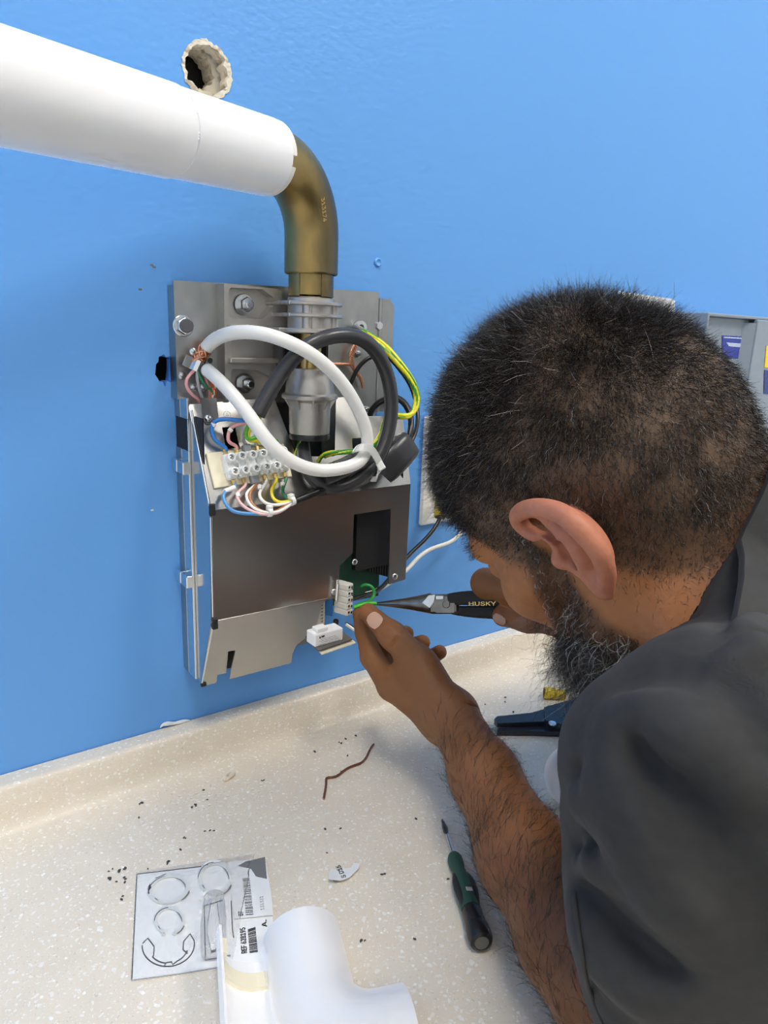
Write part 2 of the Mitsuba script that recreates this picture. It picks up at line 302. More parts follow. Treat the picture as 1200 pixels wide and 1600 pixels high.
for px, py in ((554, 878), (522, 925), (617, 901)):
    p = at(px, py, Y=-.0665)
    s = put(U+'__screw', lathe([(0, .0012), (.0010, .0014), (.0014, .0012), (.0024, .0011), (.0030, .0004), (.0031, -.001)], p, V(0, -1, 0), 24), 'zinc', smooth=50)
# grey wire connector with two rows of holes
cn = U+'__wire_connector'
xx = unit(V(.35, -.94, .0)); yy = V(0, 0, 1); zz = np.cross(xx, yy)      # xx: the face with the holes, -zz: the ribbed side
h0, h1 = at(541, 960, Y=-.070), at(543, 911, Y=-.070)
H = h1[2]-h0[2]; cc = (h0+h1)/2
wl = []
for i in range(5):
    z = h0[2]+H*(i+.5)/5
    wl.append(place(box(V(-.0115, -H/10+.0005, -.0042), V(.0040, H/10-.0005, .0042), .0005), V(cc[0], cc[1], z), xx, yy, zz))
wl.append(place(box(V(-.0115, -H/2, -.0034), V(.0030, H/2, .0034), .0003), cc, xx, yy, zz))
put(cn, cat(*wl), 'color_matte', (.62, .60, .55), 20, label='pale grey push-in wire connector')
for i in range(5):
    for j in (-.0020, .0020):
        z = h0[2]+H*(i+.5)/5
        p = V(cc[0], cc[1], z)+xx*.0041+zz*j
        put(cn+'__socket', lathe([(0, .0002), (.0011, .0002), (.0012, -.001)], p+yy*.0006*(1 if j > 0 else -1), xx, 10), 'color_matte', BLACK)
put(U+'__test_pin', cat(rod(at(528, 912, Y=-.071), at(526, 938, Y=-.071), .0016), rod(at(527, 906, Y=-.071), at(526, 941, Y=-.071), .0009)), 'zinc', label='small metal pin beside connector')
# white relay on its tray, label, ribbon, test stud
tray = [at(x, y, Z=-.262) for x, y in ((477, 996), (497, 1018), (550, 1000), (532, 986))]
put(U+'__relay_tray', extr(Polygon([(p[0], p[1]) for p in tray]), .0012, V(0, 0, -.262)), 'color_matte', (.12, .11, .10), False)
put(U+'__relay_tray', extr(Polygon([(p[0]+.002, p[1]-.003) for p in tray]), .001, V(0, 0, -.2645)), 'cream_plastic', smooth=False)
ra, rb = at(492, 1012, Z=-.261), at(536, 1000, Z=-.261)
ex = unit((rb-ra)*V(1, 1, 0)); ey = np.cross(V(0, 0, 1), ex); L = np.linalg.norm((rb-ra)[:2])
rl = put(U+'__relay', place(box(V(0, 0, 0), V(L, .014, .0115), .0008), ra, ex, ey, V(0, 0, 1)), 'color_matte', (.80, .80, .80), label='small white relay')
put(rl, place(box(V(L*.12, .002, .0115), V(L*.5, .011, .0150), .0006), ra, ex, ey, V(0, 0, 1)), 'color_matte', (.80, .80, .80))
for u0, u1, w in ((.15, .2, .0090), (.23, .33, .0093)):
    put(rl+'__print', place(box(V(L*u0, -.0002, w-.0018), V(L*u1, .0002, w)), ra, ex, ey, V(0, 0, 1)), 'color_matte', (.06, .06, .07), False)
for k in range(4):
    put(rl+'__print', place(box(V(L*(.15+.05*(k % 2)), -.0002, .0015+.0015*k), V(L*(.9-.06*k), .0002, .0019+.0015*k)), ra, ex, ey, V(0, 0, 1)), 'color_matte', (.4, .4, .42), False)
lb = Sheet(V(.3, -.052, -.2), V(0, -1, 0), V(1, 0, 0))
put(U+'__paper_label', lb.solid(lb.poly([(500, 940), (508, 939), (507, 975), (490, 980)]), -.0006, 0), 'color_matte', (.72, .70, .64), False, label='small printed paper label')
for k in range(6):
    put(U+'__paper_label__print', lb.solid(lb.poly([(502, 945+5*k), (505.5, 944.5+5*k), (504.5, 947+5*k), (501, 947.5+5*k)]), 0, .0002), 'color_matte', (.3, .28, .26), False)
put(U+'__ribbon_cable', lb.solid(lb.poly([(488, 980), (509, 975), (507, 985), (486, 992)]), -.001, 0), 'color_matte', (.28, .10, .04), False, label='brown flat ribbon cable')
put(U+'__blue_flap', lb.solid(lb.poly([(510, 939), (524, 936), (523, 965), (508, 963)]), -.005, -.004), 'color_matte', (.03, .16, .42), False, label='blue patch added for the wall seen through the gap')  # added blue sheet stands for the wall seen through the gap
put(U+'__contact_stud', cat(rod(at(540, 974, Y=-.066), at(566, 991, Y=-.078), .0021), rod(at(558, 986, Y=-.074), at(567, 992, Y=-.0785), .0027)), 'zinc', label='metal contact stud')
put(U+'__capacitor', rod(at(525, 968, Y=-.058), at(524, 982, Y=-.058), .0025), 'color_matte', BLACK)

# ---- cast bracket carrying the spout
B = U+'__cast_bracket'
fr = Sheet(V(.3, -.030, 0), V(0, -1, 0), V(1, 0, 0))
outl = fr.poly([(350, 443), (441, 452), (441, 497), (432, 625), (352, 625)])
pk1 = rounded(fr.poly([(357, 449), (410, 452), (428, 465), (427, 480), (412, 498), (358, 497)]), .0032)
pk2 = rounded(fr.poly([(361, 576), (400, 578), (428, 590), (435, 640), (361, 640)]), .0032)
pk3 = rounded(fr.poly([(361, 512), (437, 512), (437, 562), (361, 562)]), .0008)
body = fr.solid(outl.difference(pk1).difference(pk2).difference(pk3), -.0148, 0)
web = fr.solid(outl, -.0148, -.012)
web3 = fr.solid(pk3.buffer(.0005), -.0145, -.004)
rightw = box(V(.305, -.030, -.058), V(.335, -.0152, .031), .001)
ribs = [box(V(.238, -.036, z-.0022), V(.29, -.0295, z+.0022), .0008) for z in (-.0005, -.0262)]
CX, CY = .3028, -.05
core = lathe([(0, .026), (.017, .026), (.019, .0245), (.019, -.003), (0, -.003)], V(CX, CY, 0), V(0, 0, 1), 56)
discs = [lathe([(0, z+h), (r-.001, z+h), (r, z+h-.0008), (r, z-h+.0008), (r-.001, z-h), (0, z-h)], V(CX, CY, 0), V(0, 0, 1), 72) for z, h, r in ((.0205, .0016, .0262), (.0112, .0016, .0262), (-.0010, .0020, .0290))]
posts = [rod(V(CX+.0195*math.cos(a), CY+.0195*math.sin(a), -.001), V(CX+.0195*math.cos(a), CY+.0195*math.sin(a), .0205), .004, 14) for a in np.radians([-128, -40])]
wings = [box(V(.2775, -.060, z-.0015), V(CX, -.016, z+.0015), .0006) for z in (.0205, .0112)] + [box(V(.270, -.058, -.0028), V(CX, -.016, .0010), .0008)]
arm_l = fr.solid(fr.poly([(428, 452), (441, 453), (441, 470), (470, 475), (470, 512), (428, 512)]), -.014, .0)
put(B, cat(body, web, web3, rightw, *ribs, core, *discs, *posts, *wings, arm_l), 'cast_aluminium', smooth=28, label='grey cast aluminium bracket with round fins')
def bolt(parent, p, r, L, name='bolt'):
    n = V(0, -1, 0)
    w = put(f'{parent}__{name}', cat(rod(p, p+n*L, r*.62, 20)), 'zinc')
    put(w+'__nut', hexa(p+n*.0004, p+n*(L*.62), r*1.12), 'zinc', smooth=15)
    put(w+'__washer', lathe([(0, .0008), (r*1.45, .0008), (r*1.5, 0)], p, n, 28), 'zinc', smooth=20)
for px, py in ((381, 476), (383, 599)): bolt(U, at(px, py, Y=-.0195), .0056, .0125)
p = at(286, 509, Y=PY)
w = put(U+'__bolt', lathe([(0, .0095), (.0045, .0095), (.0053, .0088), (.0053, .004), (0, .004)], p, V(0, -1, 0), 28), 'color_matte', (.10, .10, .11), 30, label='dark-headed bolt')
put(w+'__nut', lathe([(.0053, .0068), (.0066, .006), (.0070, .0012), (.0075, 0)], p, V(0, -1, 0), 6), 'zinc', smooth=15)
put(w+'__washer', lathe([(0, .0013), (.0078, .0013), (.0084, .0008), (.0084, 0)], p, V(0, -1, 0), 32), 'zinc', smooth=20)
for px, py in ((284, 587), (303, 605), (318, 605)):
    put(U+'__screw', lathe([(0, .0024), (.002, .0022), (.003, .0014), (.0034, 0)], at(px, py, Y=PY), V(0, -1, 0), 20), 'zinc' if px > 290 else 'steel', smooth=50)
# dark recess walls beside the brass tube, tube, valve body
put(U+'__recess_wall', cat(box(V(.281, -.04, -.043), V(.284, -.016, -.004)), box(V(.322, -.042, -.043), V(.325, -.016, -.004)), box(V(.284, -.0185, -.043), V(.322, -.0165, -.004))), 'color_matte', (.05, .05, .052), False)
put(U+'__brass_tube', lathe([(.0092, -.040), (.0092, .002)], V(CX, CY, 0), V(0, 0, 1), 40), 'brass', smooth=True, label='polished brass tube')
vb = [(0, -.0315), (.0155, -.0315), (.0178, -.0312), (.0182, -.0325), (.0178, -.0350), (.0183, -.0375), (.0200, -.044), (.0208, -.0515), (.0235, -.0530), (.0238, -.0545), (.0235, -.0560), (.0190, -.0575), (.0178, -.0590), (.0172, -.0850), (.0165, -.0862), (0, -.0862)]
ribs = [place(box(V(-.0007, .016, -.0665), V(.0007, .0225, -.0562)), V(CX, CY, 0), V(math.cos(a), math.sin(a), 0), V(-math.sin(a), math.cos(a), 0), V(0, 0, 1)) for a in np.radians(np.arange(0, 360, 36)+14)]
for r_ in ribs:
    lowv = r_.vertices[:, 2] < -.060
    d = r_.vertices[lowv]-V(CX, CY, 0); rad = np.linalg.norm(d[:, :2], axis=1, keepdims=True); d[:, :2] *= .0165/np.maximum(rad, .0165); r_.vertices[lowv] = d+V(CX, CY, 0)
put(U+'__valve_body', cat(lathe(vb, V(CX, CY, 0), V(0, 0, 1), 72), *ribs), 'cast_aluminium', smooth=35, label='grey cast cylindrical valve body')
put(U+'__valve_seal', lathe([(.0168, -.0855), (.0176, -.0875), (.0172, -.0905), (0, -.0905)], V(CX, CY, 0), V(0, 0, 1), 56), 'color_gloss', BLACK, 30, label='black rubber ring under the valve')

# ---- earth tab and symbol on the cover
tb = rounded(up.poly([(313, 622), (337, 620), (341, 655), (333, 663), (322, 664), (316, 655)]), .0012)
put(U+'__earth_tab', up.solid(tb, .0002, .0012), 'color_gloss', (.10, .10, .11), 20, label='dark metal earthing tab')
put(U+'__screw', lathe([(0, .0010), (.0009, .0016), (.0016, .0017), (.0028, .0013), (.0034, .0006), (.0036, -.001)], up.at(326, 653, .0018), up.n, 24), 'zinc', smooth=50)
sx, sy = up.uv(355, 648)
ring = Point(sx, sy).buffer(.0031).difference(Point(sx, sy).buffer(.0028))
sym = unary_union([ring, sbox(sx-.00015, sy-.0005, sx+.00015, sy+.002), sbox(sx-.0016, sy-.0007, sx+.0016, sy-.0004), sbox(sx-.001, sy-.0013, sx+.001, sy-.001), sbox(sx-.0005, sy-.0019, sx+.0005, sy-.0016)])
put(U+'__earth_symbol', up.solid(sym, 0, .0001), 'color_matte', (.22, .21, .2), False, label='stamped earth symbol in a circle')

# ---- terminal block (coordinates on the upper panel)
TB = U+'__terminal_block'
a0, a1, b0_, b1_ = [np.array(up.uv(*p)) for p in ((322, 709), (444, 694), (333, 764), (453, 746))]
ut, vt = unit(a1-a0), None
vt = np.array([-ut[1], ut[0]])
org = (a0+b0_)/2; Lp = (np.linalg.norm(a1-a0)+np.linalg.norm(b1_-b0_))/2; Hp = abs((a0-b0_)@vt)
def tp(u, v, h): w = org+ut*u+vt*v; return up.p3(w[0], w[1], h)
TX, TY, TZ = up.x*ut[0]+up.y*ut[1], up.x*vt[0]+up.y*vt[1], up.n
def tbox(u0, v0, h0, u1, v1, h1, r=.0004): return place(box(V(u0, v0, h0), V(u1, v1, h1), r), tp(0, 0, 0), TX, TY, TZ)
put(TB, tbox(0, -Hp/2, .0002, Lp, Hp/2, .0022), 'cream_plastic', label='cream terminal strip with translucent screw collars')
nP, pit = 6, Lp*.80/6
u00 = Lp*.145
for i in range(nP):
    uc = u00+pit*(i+.5)
    g = [tbox(uc-pit*.42, -Hp*.36, .002, uc+pit*.42, Hp*.36, .0095, .0012), tbox(uc-pit*.5, -Hp*.16, .002, uc+pit*.5, Hp*.16, .0075, .0006)]
    pole = put(TB+'__pole', cat(*g), 'clear_nylon', smooth=25)
    for s in (1, -1):
        q = tp(uc, s*Hp*.20, .0085)
        put(pole+'__screw_collar', lathe([(.0036, 0), (.0034, .0065), (.0022, .0068), (.0020, .0030), (0, .0030)], q, TZ, 24), 'clear_nylon', smooth=30)
        put(pole+'__screw', cat(lathe([(.0017, .002), (.0016, .0047), (0, .0048)], q, TZ, 16)), 'zinc')
        c = unit(TX+.7*TY); put(pole+'__slot', place(box(V(-.0015, -.0003, .00478), V(.0015, .0003, .005)), q, c, np.cross(TZ, c), TZ), 'color_matte', (.05, .05, .05), False)
        if not (i == 2): put(pole+'__ferrule', place(box(V(-.0013, -.0025, -.0014), V(.0013, .0025, .0014), .0004), tp(uc, s*Hp*.43, .0055), TX, TY, TZ), 'brass', smooth=20)
for i in (1, 5):
    put(TB+'__fixing_screw', lathe([(0, .0014), (.0012, .0018), (.0022, .0015), (.0026, .0004)], tp(u00+pit*i, 0, .0078), TZ, 20), 'zinc', smooth=50)
for i in (2, 3):
    put(TB+'__knockout', lathe([(.0024, 0), (.0024, .0012), (.0014, .0012), (.0013, .0004), (0, .0004)], tp(u00+pit*i, 0, .0072), TZ, 20), 'clear_nylon')
for s in (1, -1):
    put(TB+'__bridge_ferrule', tbox(u00+pit*2.5-.0034, s*Hp*.42-.0045, .003, u00+pit*2.5+.0034, s*Hp*.42+.0045, .008, .0008), 'color_matte', (.24, .26, .29), 20, label='grey twin ferrule')
BLUE, PINK, ORG, GRN, YEL, WHT, DKG, BRN, GRY, VIO = (.03, .20, .62), (.78, .38, .38), (.85, .20, .03), (.13, .50, .05), (.80, .66, .03), (.80, .80, .78), (.02, .17, .07), (.42, .17, .06), (.34, .36, .38), (.15, .12, .45)
def tw(i, s, pts, r, col, lab):
    """wire from pole i (side s) through pixels (px, py, height over the upper panel)"""
    uc = u00+pit*(i+.5)
    P = [tp(uc, s*Hp*.45, .0055), tp(uc, s*Hp*.58, .0058)]+[up.at(a, b, h) for a, b, h in pts]
    k = wire(U, 'wire', P, r, col, label=lab); return k, P
def marker(parent, pa, pb, r):
    put(parent+'__marker_sleeve', tube([pa, pb], r, 12), 'color_matte', WHITE, 40)
# upper row, to the black cable's end at (402,652)
k, P = tw(0, 1, [(337, 688, .007), (331, 668, .009), (337, 658, .011), (352, 655, .013), (378, 657, .018), (400, 656, .021)], .0017, BLUE, 'blue wire on the upper side of the block')
marker(k, up.at(332.5, 666, .009), up.at(334, 661, .0105), .0021)
k, P = tw(1, 1, [(358, 690, .007), (358, 675, .009), (365, 666, .012), (380, 661, .017), (400, 656, .020)], .0015, PINK, 'pink wire on the upper side of the block')
marker(k, up.at(358.5, 674, .0095), up.at(361.5, 670, .0105), .0021)
tw(2, 1, [(381, 688, .006), (384, 672, .011), (394, 662, .016), (402, 653, .02)], .0012, GRY, 'grey wire to the twin ferrule')
tw(3, 1, [(400, 694, .006), (399, 680, .010), (399, 665, .016), (403, 652, .02)], .0012, (.62, .58, .52), 'off-white wire on the upper side of the block')
tw(4, 1, [(411, 692, .008), (400, 688, .010), (390, 688, .011), (388, 678, .013), (395, 664, .016), (403, 652, .021)], .0016, YEL, 'yellow wire on the upper side of the block')
tw(5, 1, [(429, 688, .008), (418, 681, .011), (402, 682, .012), (390, 686, .012), (385, 682, .0125), (387, 668, .015), (402, 652, .0215)], .0017, GRN, 'green wire on the upper side of the block')
# lower row, gathered to the black sleeve at (458,782)
E_ = (460, 782, .013)
k, P = tw(0, -1, [(350, 772, .007), (354, 789, .009), (366, 799, .011), (395, 803, .012), (425, 802, .012), (445, 793, .0125), E_], .0015, (.08, .28, .58), 'blue wire on the lower side of the block')
marker(k, P[1], up.at(351, 768, .0066), .0020)
k, P = tw(1, -1, [(371, 772, .007), (375, 785, .009), (388, 796, .012), (408, 803, .013), (430, 802, .0135), (448, 793, .013), E_], .0013, (.80, .48, .48), 'pink wire on the lower side of the block')
marker(k, up.at(371, 770, .007), up.at(372, 776, .0075), .0018)
tw(2, -1, [(386, 770, .008), (387, 782, .009), (397, 794, .012), (418, 801, .014), (438, 798, .014), E_], .0012, WHT, 'white wire of the twin ferrule')
tw(2, -1, [(391, 770, .008), (392, 784, .009), (402, 795, .011), (420, 801, .012), (440, 795, .0125), E_], .0014, BRN, 'brown wire of the twin ferrule')
k, P = tw(3, -1, [(406, 770, .007), (409, 781, .009), (420, 788, .011), (440, 788, .0125), E_], .0014, WHT, 'white wire on the lower side of the block')
marker(k, up.at(406, 758, .0066), up.at(406, 764, .007), .0019)
tw(4, -1, [(425, 765, .007), (427, 778, .009), (435, 784, .011), (447, 784, .0125), E_], .0014, YEL, 'yellow wire on the lower side of the block')
k, P = tw(5, -1, [(442, 764, .007), (444, 774, .009), (450, 779, .011), E_], .0013, DKG, 'dark green wire on the lower side of the block')
marker(k, up.at(441, 754, .0066), up.at(441.5, 759, .007), .0019)
def tie(parent, p, d, r, L=.003):
    """small white cable tie round a bundle along d"""
    x, y, z = frame(d)
    return put((parent+'__' if parent else '')+'cable_tie', cat(lathe([(r, -L/2), (r+.0010, -L/2), (r+.0010, L/2), (r, L/2), (r, -L/2)], p, d, 20), place(box(V(-.0018, -.0024, -L*.75), V(.0022, .0024, L*.75), .0004), p+x*r, x, y, z)), 'clear_nylon')
tie(U, up.at(421, 800, .013), up.at(428, 800, .013)-up.at(415, 801, .013), .0030)
tie(U, up.at(456, 782, .013), up.at(462, 780, .013)-up.at(450, 785, .013), .0034)
# coloured wires from the clamp down into the box
for i, (c, xs, l) in enumerate([(PINK, (300, 291, 297, 313), 'pink wire below the clamp'), ((.45, .2, .2), (318, 324, 328, 326), 'dull red wire below the clamp'), (ORG, (325, 334, 331, 323), 'orange wire below the clamp'), (DKG, (310, 317, 332, 333), 'dark green wire below the clamp'), (GRY, (308, 309, 313, 318), 'grey wire below the clamp'), (WHT, (322, 333, 334, 329), 'white wire below the clamp'), ((.5, .08, .03), (320, 330, 336, 335), 'red wire below the clamp')]):
    P = path((310+i*.8, 566, -.021), (xs[0], 582, -.027), (xs[1], 597, -.031), (xs[2], 613, -.029), (xs[3], 628, -.024))
    P.append(V(P[-1][0], -.021, zT-.006)); wire(U, 'wire', P, .0013, c, label=l)
wire(U, 'wire', path((315, 566, -.022), (321, 578, -.026), (330, 590, -.022)), .0028, BLACK, label='black sleeved wire below the clamp')
# clamp with copper braid
q0, q1 = at(296, 546, Y=-.0235), at(333, 566, Y=-.0235)
ux = unit(q1-q0); uz = V(0, -1, 0); uz = unit(uz-ux*(uz@ux)); uy = np.cross(uz, ux); Lc = np.linalg.norm(q1-q0)
strip = np.array([(0, .0), (Lc*.28, .0), (Lc*.36, .003), (Lc*.5, .0042), (Lc*.64, .003), (Lc*.72, 0), (Lc, 0)])
sp = Polygon(np.vstack([strip, (strip-[0, .0016])[::-1]]))
cl = put(U+'__cable_clamp', extr(sp, .009, q0-uy*.0045, ux, uz, np.cross(ux, uz)), 'zinc', smooth=25, label='bright metal strap holding copper screen')
put(cl+'__screw', lathe([(0, .0018), (.0022, .0016), (.003, .0006), (.0031, 0)], q0+ux*Lc*.15, uz, 20), 'zinc', smooth=50)
put(cl+'__hole', lathe([(0, .0003), (.0022, .0003), (.0022, 0)], q0+ux*Lc*.87, uz, 16), 'color_matte', BLACK)
br = spline(path((328, 537, -.026), (318, 548, -.0235), (311, 559, -.0225), (308, 567, -.0225)), 26)
put(U+'__copper_braid', tube(br, np.r_[np.full(20, .0042), np.linspace(.0042, .0028, 6)], 14), 'copper', smooth=True, label='copper screen braid at the clamp')
tg = np.gradient(br, axis=0)
for k in range(9):
    P = []
    for i in range(26):
        X, Y, Z = frame(tg[i], V(0, -1, .2)); a = k*2*np.pi/9+i*.16*(1 if k % 2 else -1); P.append(br[i]+(X*math.cos(a)+Y*math.sin(a))*(.0046-.0012*max(0, i-20)/5+.0003*(k % 3)))
    put(U+'__copper_braid__strand', tube(P, .0010, 6, 40), 'copper', smooth=True)
# braid strip and terminals at the right of the plate
br = path((558, 535, -.020), (551, 547, -.021), (548, 560, -.021), (552, 574, -.021), (562, 590, -.020), (566, 606, -.019))
for k in range(5):
    g = np.random.default_rng(k); P = spline(br, 30); P[:, 0] += .0022*np.sin(np.arange(30)*.9+k*1.3)*np.r_[np.ones(18), np.linspace(1, .2, 12)]; P[:, 1] -= .001+.001*np.cos(np.arange(30)*.9+k*1.3)
    put(U+'__copper_braid', tube(P, .0009, 6), 'copper', smooth=True)
put(U+'__copper_pipe', tube(path((470, 569, -.024), (525, 569, -.022), (548, 569, -.021)), .0016, 8, 12), 'copper', smooth=True)
for px, py, r in ((557, 553, .0034), (553, 533, .0034), (571, 640, .0034), (605, 636, .0036)):
    put(U+'__screw', lathe([(0, .005), (r*.6, .005), (r*.7, .0025), (r, .0022), (r*1.05, 0)], at(px, py, Y=PY-.001), V(0, -1, 0), 20), 'zinc', smooth=40)
put(U+'__locknut', hexa(at(590, 509, Y=-.013), at(590, 509, Y=-.013)+V(0, -.004, 0), .0040), 'zinc', smooth=15)
put(U+'__locknut', lathe([(.003, 0), (.0062, 0), (.0062, .004), (.003, .004)], at(561, 512, Y=-.0155), V(0, -1, 0), 24), 'zinc', smooth=40)
# ------------------------------------------------------------------ the spout: brass elbow and white sleeve
S = thing('spout', 'brass elbow spout in a white plastic sleeve reaching out from the wall', 'spout')
PD = unit(-(ray(1273.8, 471.7)))                       # the sleeve runs along this direction, away from the wall
ctop = at(484, 345, Y=CY); ctop[0] = CX; ctop[1] = CY
Rb = .0473                                            # bend radius of the elbow's centre line
up_ = V(0, 0, 1); tang = PD-up_*(PD@up_); bendn = unit(tang)
z_b = .0725
ang = math.acos(PD@up_)
arc = [V(CX, CY, z_b)+bendn*Rb*(1-math.cos(q))+up_*Rb*math.sin(q) for q in np.linspace(0, ang, 22)]
cl_ = [V(CX, CY, z) for z in (.0445, .055, .07)]+arc+[arc[-1]+PD*.012, arc[-1]+PD*.03]
rb_ = .0216
el = tube(np.array(cl_), rb_, 44, cap=False)
put(S+'__elbow', cat(el, lathe([(.0195, .0435), (.0210, .0435), (rb_, .0447)], V(CX, CY, 0), up_, 44), lathe([(.0, .0445), (.0205, .0445)], V(CX, CY, 0), up_, 44)), 'brass_cast', smooth=25, label='cast brass elbow darker on one side')
def sector(r0, r1, a0, a1, z0, z1, o, n=24):
    a = np.radians(np.linspace(a0, a1, n)); pts = [(r1*math.cos(q), r1*math.sin(q)) for q in a]+[(r0*math.cos(q), r0*math.sin(q)) for q in a[::-1]]
    return extr(Polygon(pts), z1-z0, o+V(0, 0, z0))
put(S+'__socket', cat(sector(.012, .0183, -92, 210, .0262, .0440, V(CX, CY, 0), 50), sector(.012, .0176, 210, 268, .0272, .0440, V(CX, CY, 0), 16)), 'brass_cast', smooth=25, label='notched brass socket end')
e0 = arc[-1]+PD*.0075                                 # where the sleeve starts
for i, ch in enumerate('313174'):
    q = ang*(.40-.045*i); c = V(CX, CY, z_b)+bendn*Rb*(1-math.cos(q))+up_*Rb*math.sin(q)
    tq = bendn*math.sin(q)+up_*math.cos(q); nn = unit(np.cross(tq, np.cross(bendn, up_)))
    side = unit(unit(CAM-c)*1.0-nn*.55*np.sign(nn@-bendn)*-1); side = unit(side-tq*(side@tq))
    rgt = -tq; upv = np.cross(side, rgt)
    g = meshkit.text_mesh(ch, .0034, .0004, True); g.apply_translation([-.0012, -.0017, 0])
    put(S+'__elbow__number', place(g, c+side*(rb_-.0001), rgt, upv, side), 'brass', smooth=False)
RS = .0260
Lsl = 1
xq, yq, zq = frame(PD)
def ringprof(r0, r1, z0, z1, c=.0006): return [(r0, z0), (r1-c, z0), (r1, z0+c), (r1, z1-c), (r1-c, z1), (r0, z1), (r0, z0)]
# inner liner ring with two notches showing past the sleeve's end
gl = []
for a0, a1 in ((-160, 5), (22, 190)):
    a = np.radians(np.linspace(a0, a1, 40)); pts = [(.0250*math.cos(q), .0257*math.sin(q)) for q in a]+[(.0219*math.cos(q), .0222*math.sin(q)) for q in a[::-1]]
    gl.append(place(trimesh.creation.extrude_polygon(Polygon(pts), .02, engine='earcut'), e0-PD*.0045, *frame(PD, unit(CAM-e0)*.9-up_*.1)))
put(S+'__liner', cat(*gl), 'color_gloss', (.80, .78, .72), 25, label='notched cream liner inside the sleeve end')
d1 = .0925                                            # seam
put(S+'__sleeve_end', lathe([(.0225, .004), (.0248, .0006), (RS-.0008, 0), (RS, .0012), (RS, d1-.0008), (RS-.0012, d1)], e0, PD, 72, None), 'white_plastic', smooth=25, label='white end piece of the sleeve')
put(S+'__sleeve', lathe([(RS-.0016, d1-.002), (RS-.0012, d1+.0006), (RS+.0002, d1+.0008), (RS+.0007, d1+.0018), (RS+.0007, .34), (RS-.002, .342), (.020, .342), (.020, .33)], e0, PD, 72), 'white_plastic', smooth=25, label='long white plastic sleeve')
qq = frame(PD, unit(CAM-e0)); put(S+'__seam_burr', cat(*[trimesh.creation.icosphere(1, .0008).apply_transform(trimesh.transformations.scale_matrix(1)).apply_translation(e0+PD*(d1+.001)+(qq[0]*math.cos(a)+qq[1]*math.sin(a))*(RS+.0002)) for a in (.0, .06, .12, .55, .9, .95)]), 'white_plastic', smooth=True)
put(S+'__aerator', lathe([(.012, .338), (.012, .352), (.010, .354), (0, .354)], e0, PD, 32), 'zinc')

# ------------------------------------------------------------------ loose cables looped in front of the box
def smoothed(pts, k): return spline(path(*pts), k)
wc = thing('white_cable', 'thick white cable looped in front of the metal control box', 'cable')
Pw = smoothed([(322, 545, -.026), (333, 533, -.033), (360, 521, -.050), (400, 520, -.066), (442, 531, -.080), (490, 556, -.087), (534, 598, -.088), (562, 645, -.087), (574, 690, -.086), (566, 716, -.087), (545, 729, -.088), (505, 735, -.086), (462, 724, -.084), (424, 695, -.080), (390, 650, -.069), (362, 615, -.056), (340, 592, -.043), (322, 577, -.030)], 150)
put(wc+'__jacket', tube(Pw, .0054, 20), 'color_gloss', (.78, .78, .76), True)
for px, py in ((392, 522), (400, 520), (344, 597), (352, 531)):
    i = np.argmin(np.linalg.norm(Pw-at(px, py, Y=-.06), axis=1)); d = unit(Pw[i+1]-Pw[i]); c = Pw[i]+unit(CAM-Pw[i])*.0053
    put(wc+'__scuff', tube([c-d*.003-unit(CD)*.0008, c+d*.003+unit(CD)*.0004], .0003, 6), 'color_matte', (.2, .2, .2), True)
bc = thing('black_cable', 'thick dark grey cable looped behind the white cable', 'cable')
Pb = smoothed([(402, 648, -.066), (413, 627, -.067), (430, 598, -.068), (460, 558, -.073), (493, 534, -.078), (530, 524, -.079), (565, 530, -.078), (592, 556, -.076), (608, 598, -.074), (611, 645, -.074), (602, 690, -.076), (585, 724, -.078), (560, 748, -.078), (530, 761, -.077), (503, 757, -.074), (483, 738, -.068), (475, 712, -.056), (472, 690, -.044)], 140)
put(bc+'__jacket', tube(Pb, .0062, 20), 'color_gloss', DGREY, True)
for k, (dx, c) in enumerate(((-.0015, YEL), (.0012, GRN), (.002, YEL))):
    put(bc+'__core', tube([Pb[0]+V(dx, 0, .002), Pb[0]+V(dx, -.0005, -.004)], .0012, 8), 'color_gloss', c, True)
# two earth wires, yellow with a green stripe
def striped(parent, P, r, k=90, turn=1.5):
    n = 14; P = spline(P, k); m = tube(P, r, n)
    col = np.tile(V(.78, .72, .03), (len(m.vertices), 1)); i = np.arange(k*n); a = (i % n)/n + (i//n)*turn/k
    col[:k*n][((a % 1) < .22) | ((np.abs((a % 1)-.55)) < .08)] = V(.05, .28, .04); return put(parent, m, 'color_gloss', col, True)
ew = thing('earth_wire', 'pair of yellow and green striped earth wires arching over the right of the box', 'wire')
for j, off in enumerate((0, 3.4)):
    P = path((563+off*.4, 514+off, -.026), (578, 523+off, -.036), (600-off, 538+off, -.048), (625-off, 566+off*.8, -.060), (646-off, 597, -.066), (653-off, 622, -.068), (649-off, 640+off*.4, -.070), (637, 649+off*.6, -.071), (617, 648+off, -.070), (603, 655+off, -.068), (596+off, 675, -.066), (588+off, 690, -.066), (576+off*.6, 699+off, -.070))
    striped(ew+'__strand', P, .0022, 90, 1.2+j)
put(ew+'__lug', tube(path((557, 511, -.020), (566, 516, -.030)), .0026, 12, 6), 'color_matte', (.2, .22, .24), True)
striped(ew+'__strand', path((572, 703, -.076), (556, 704, -.074), (530, 706, -.070), (512, 708, -.066), (502, 714, -.060), (497, 722, -.056)), .0018, 50, .6)
striped(ew+'__strand', path((571, 707, -.077), (548, 707, -.074), (522, 709, -.068), (508, 714, -.060)), .0016, 50, .8)
for j in range(2): striped(ew+'__strand', path((470+3*j, 688, -.048), (466+3*j, 700, -.050), (460+3*j, 716, -.048)), .0018, 20, .3)
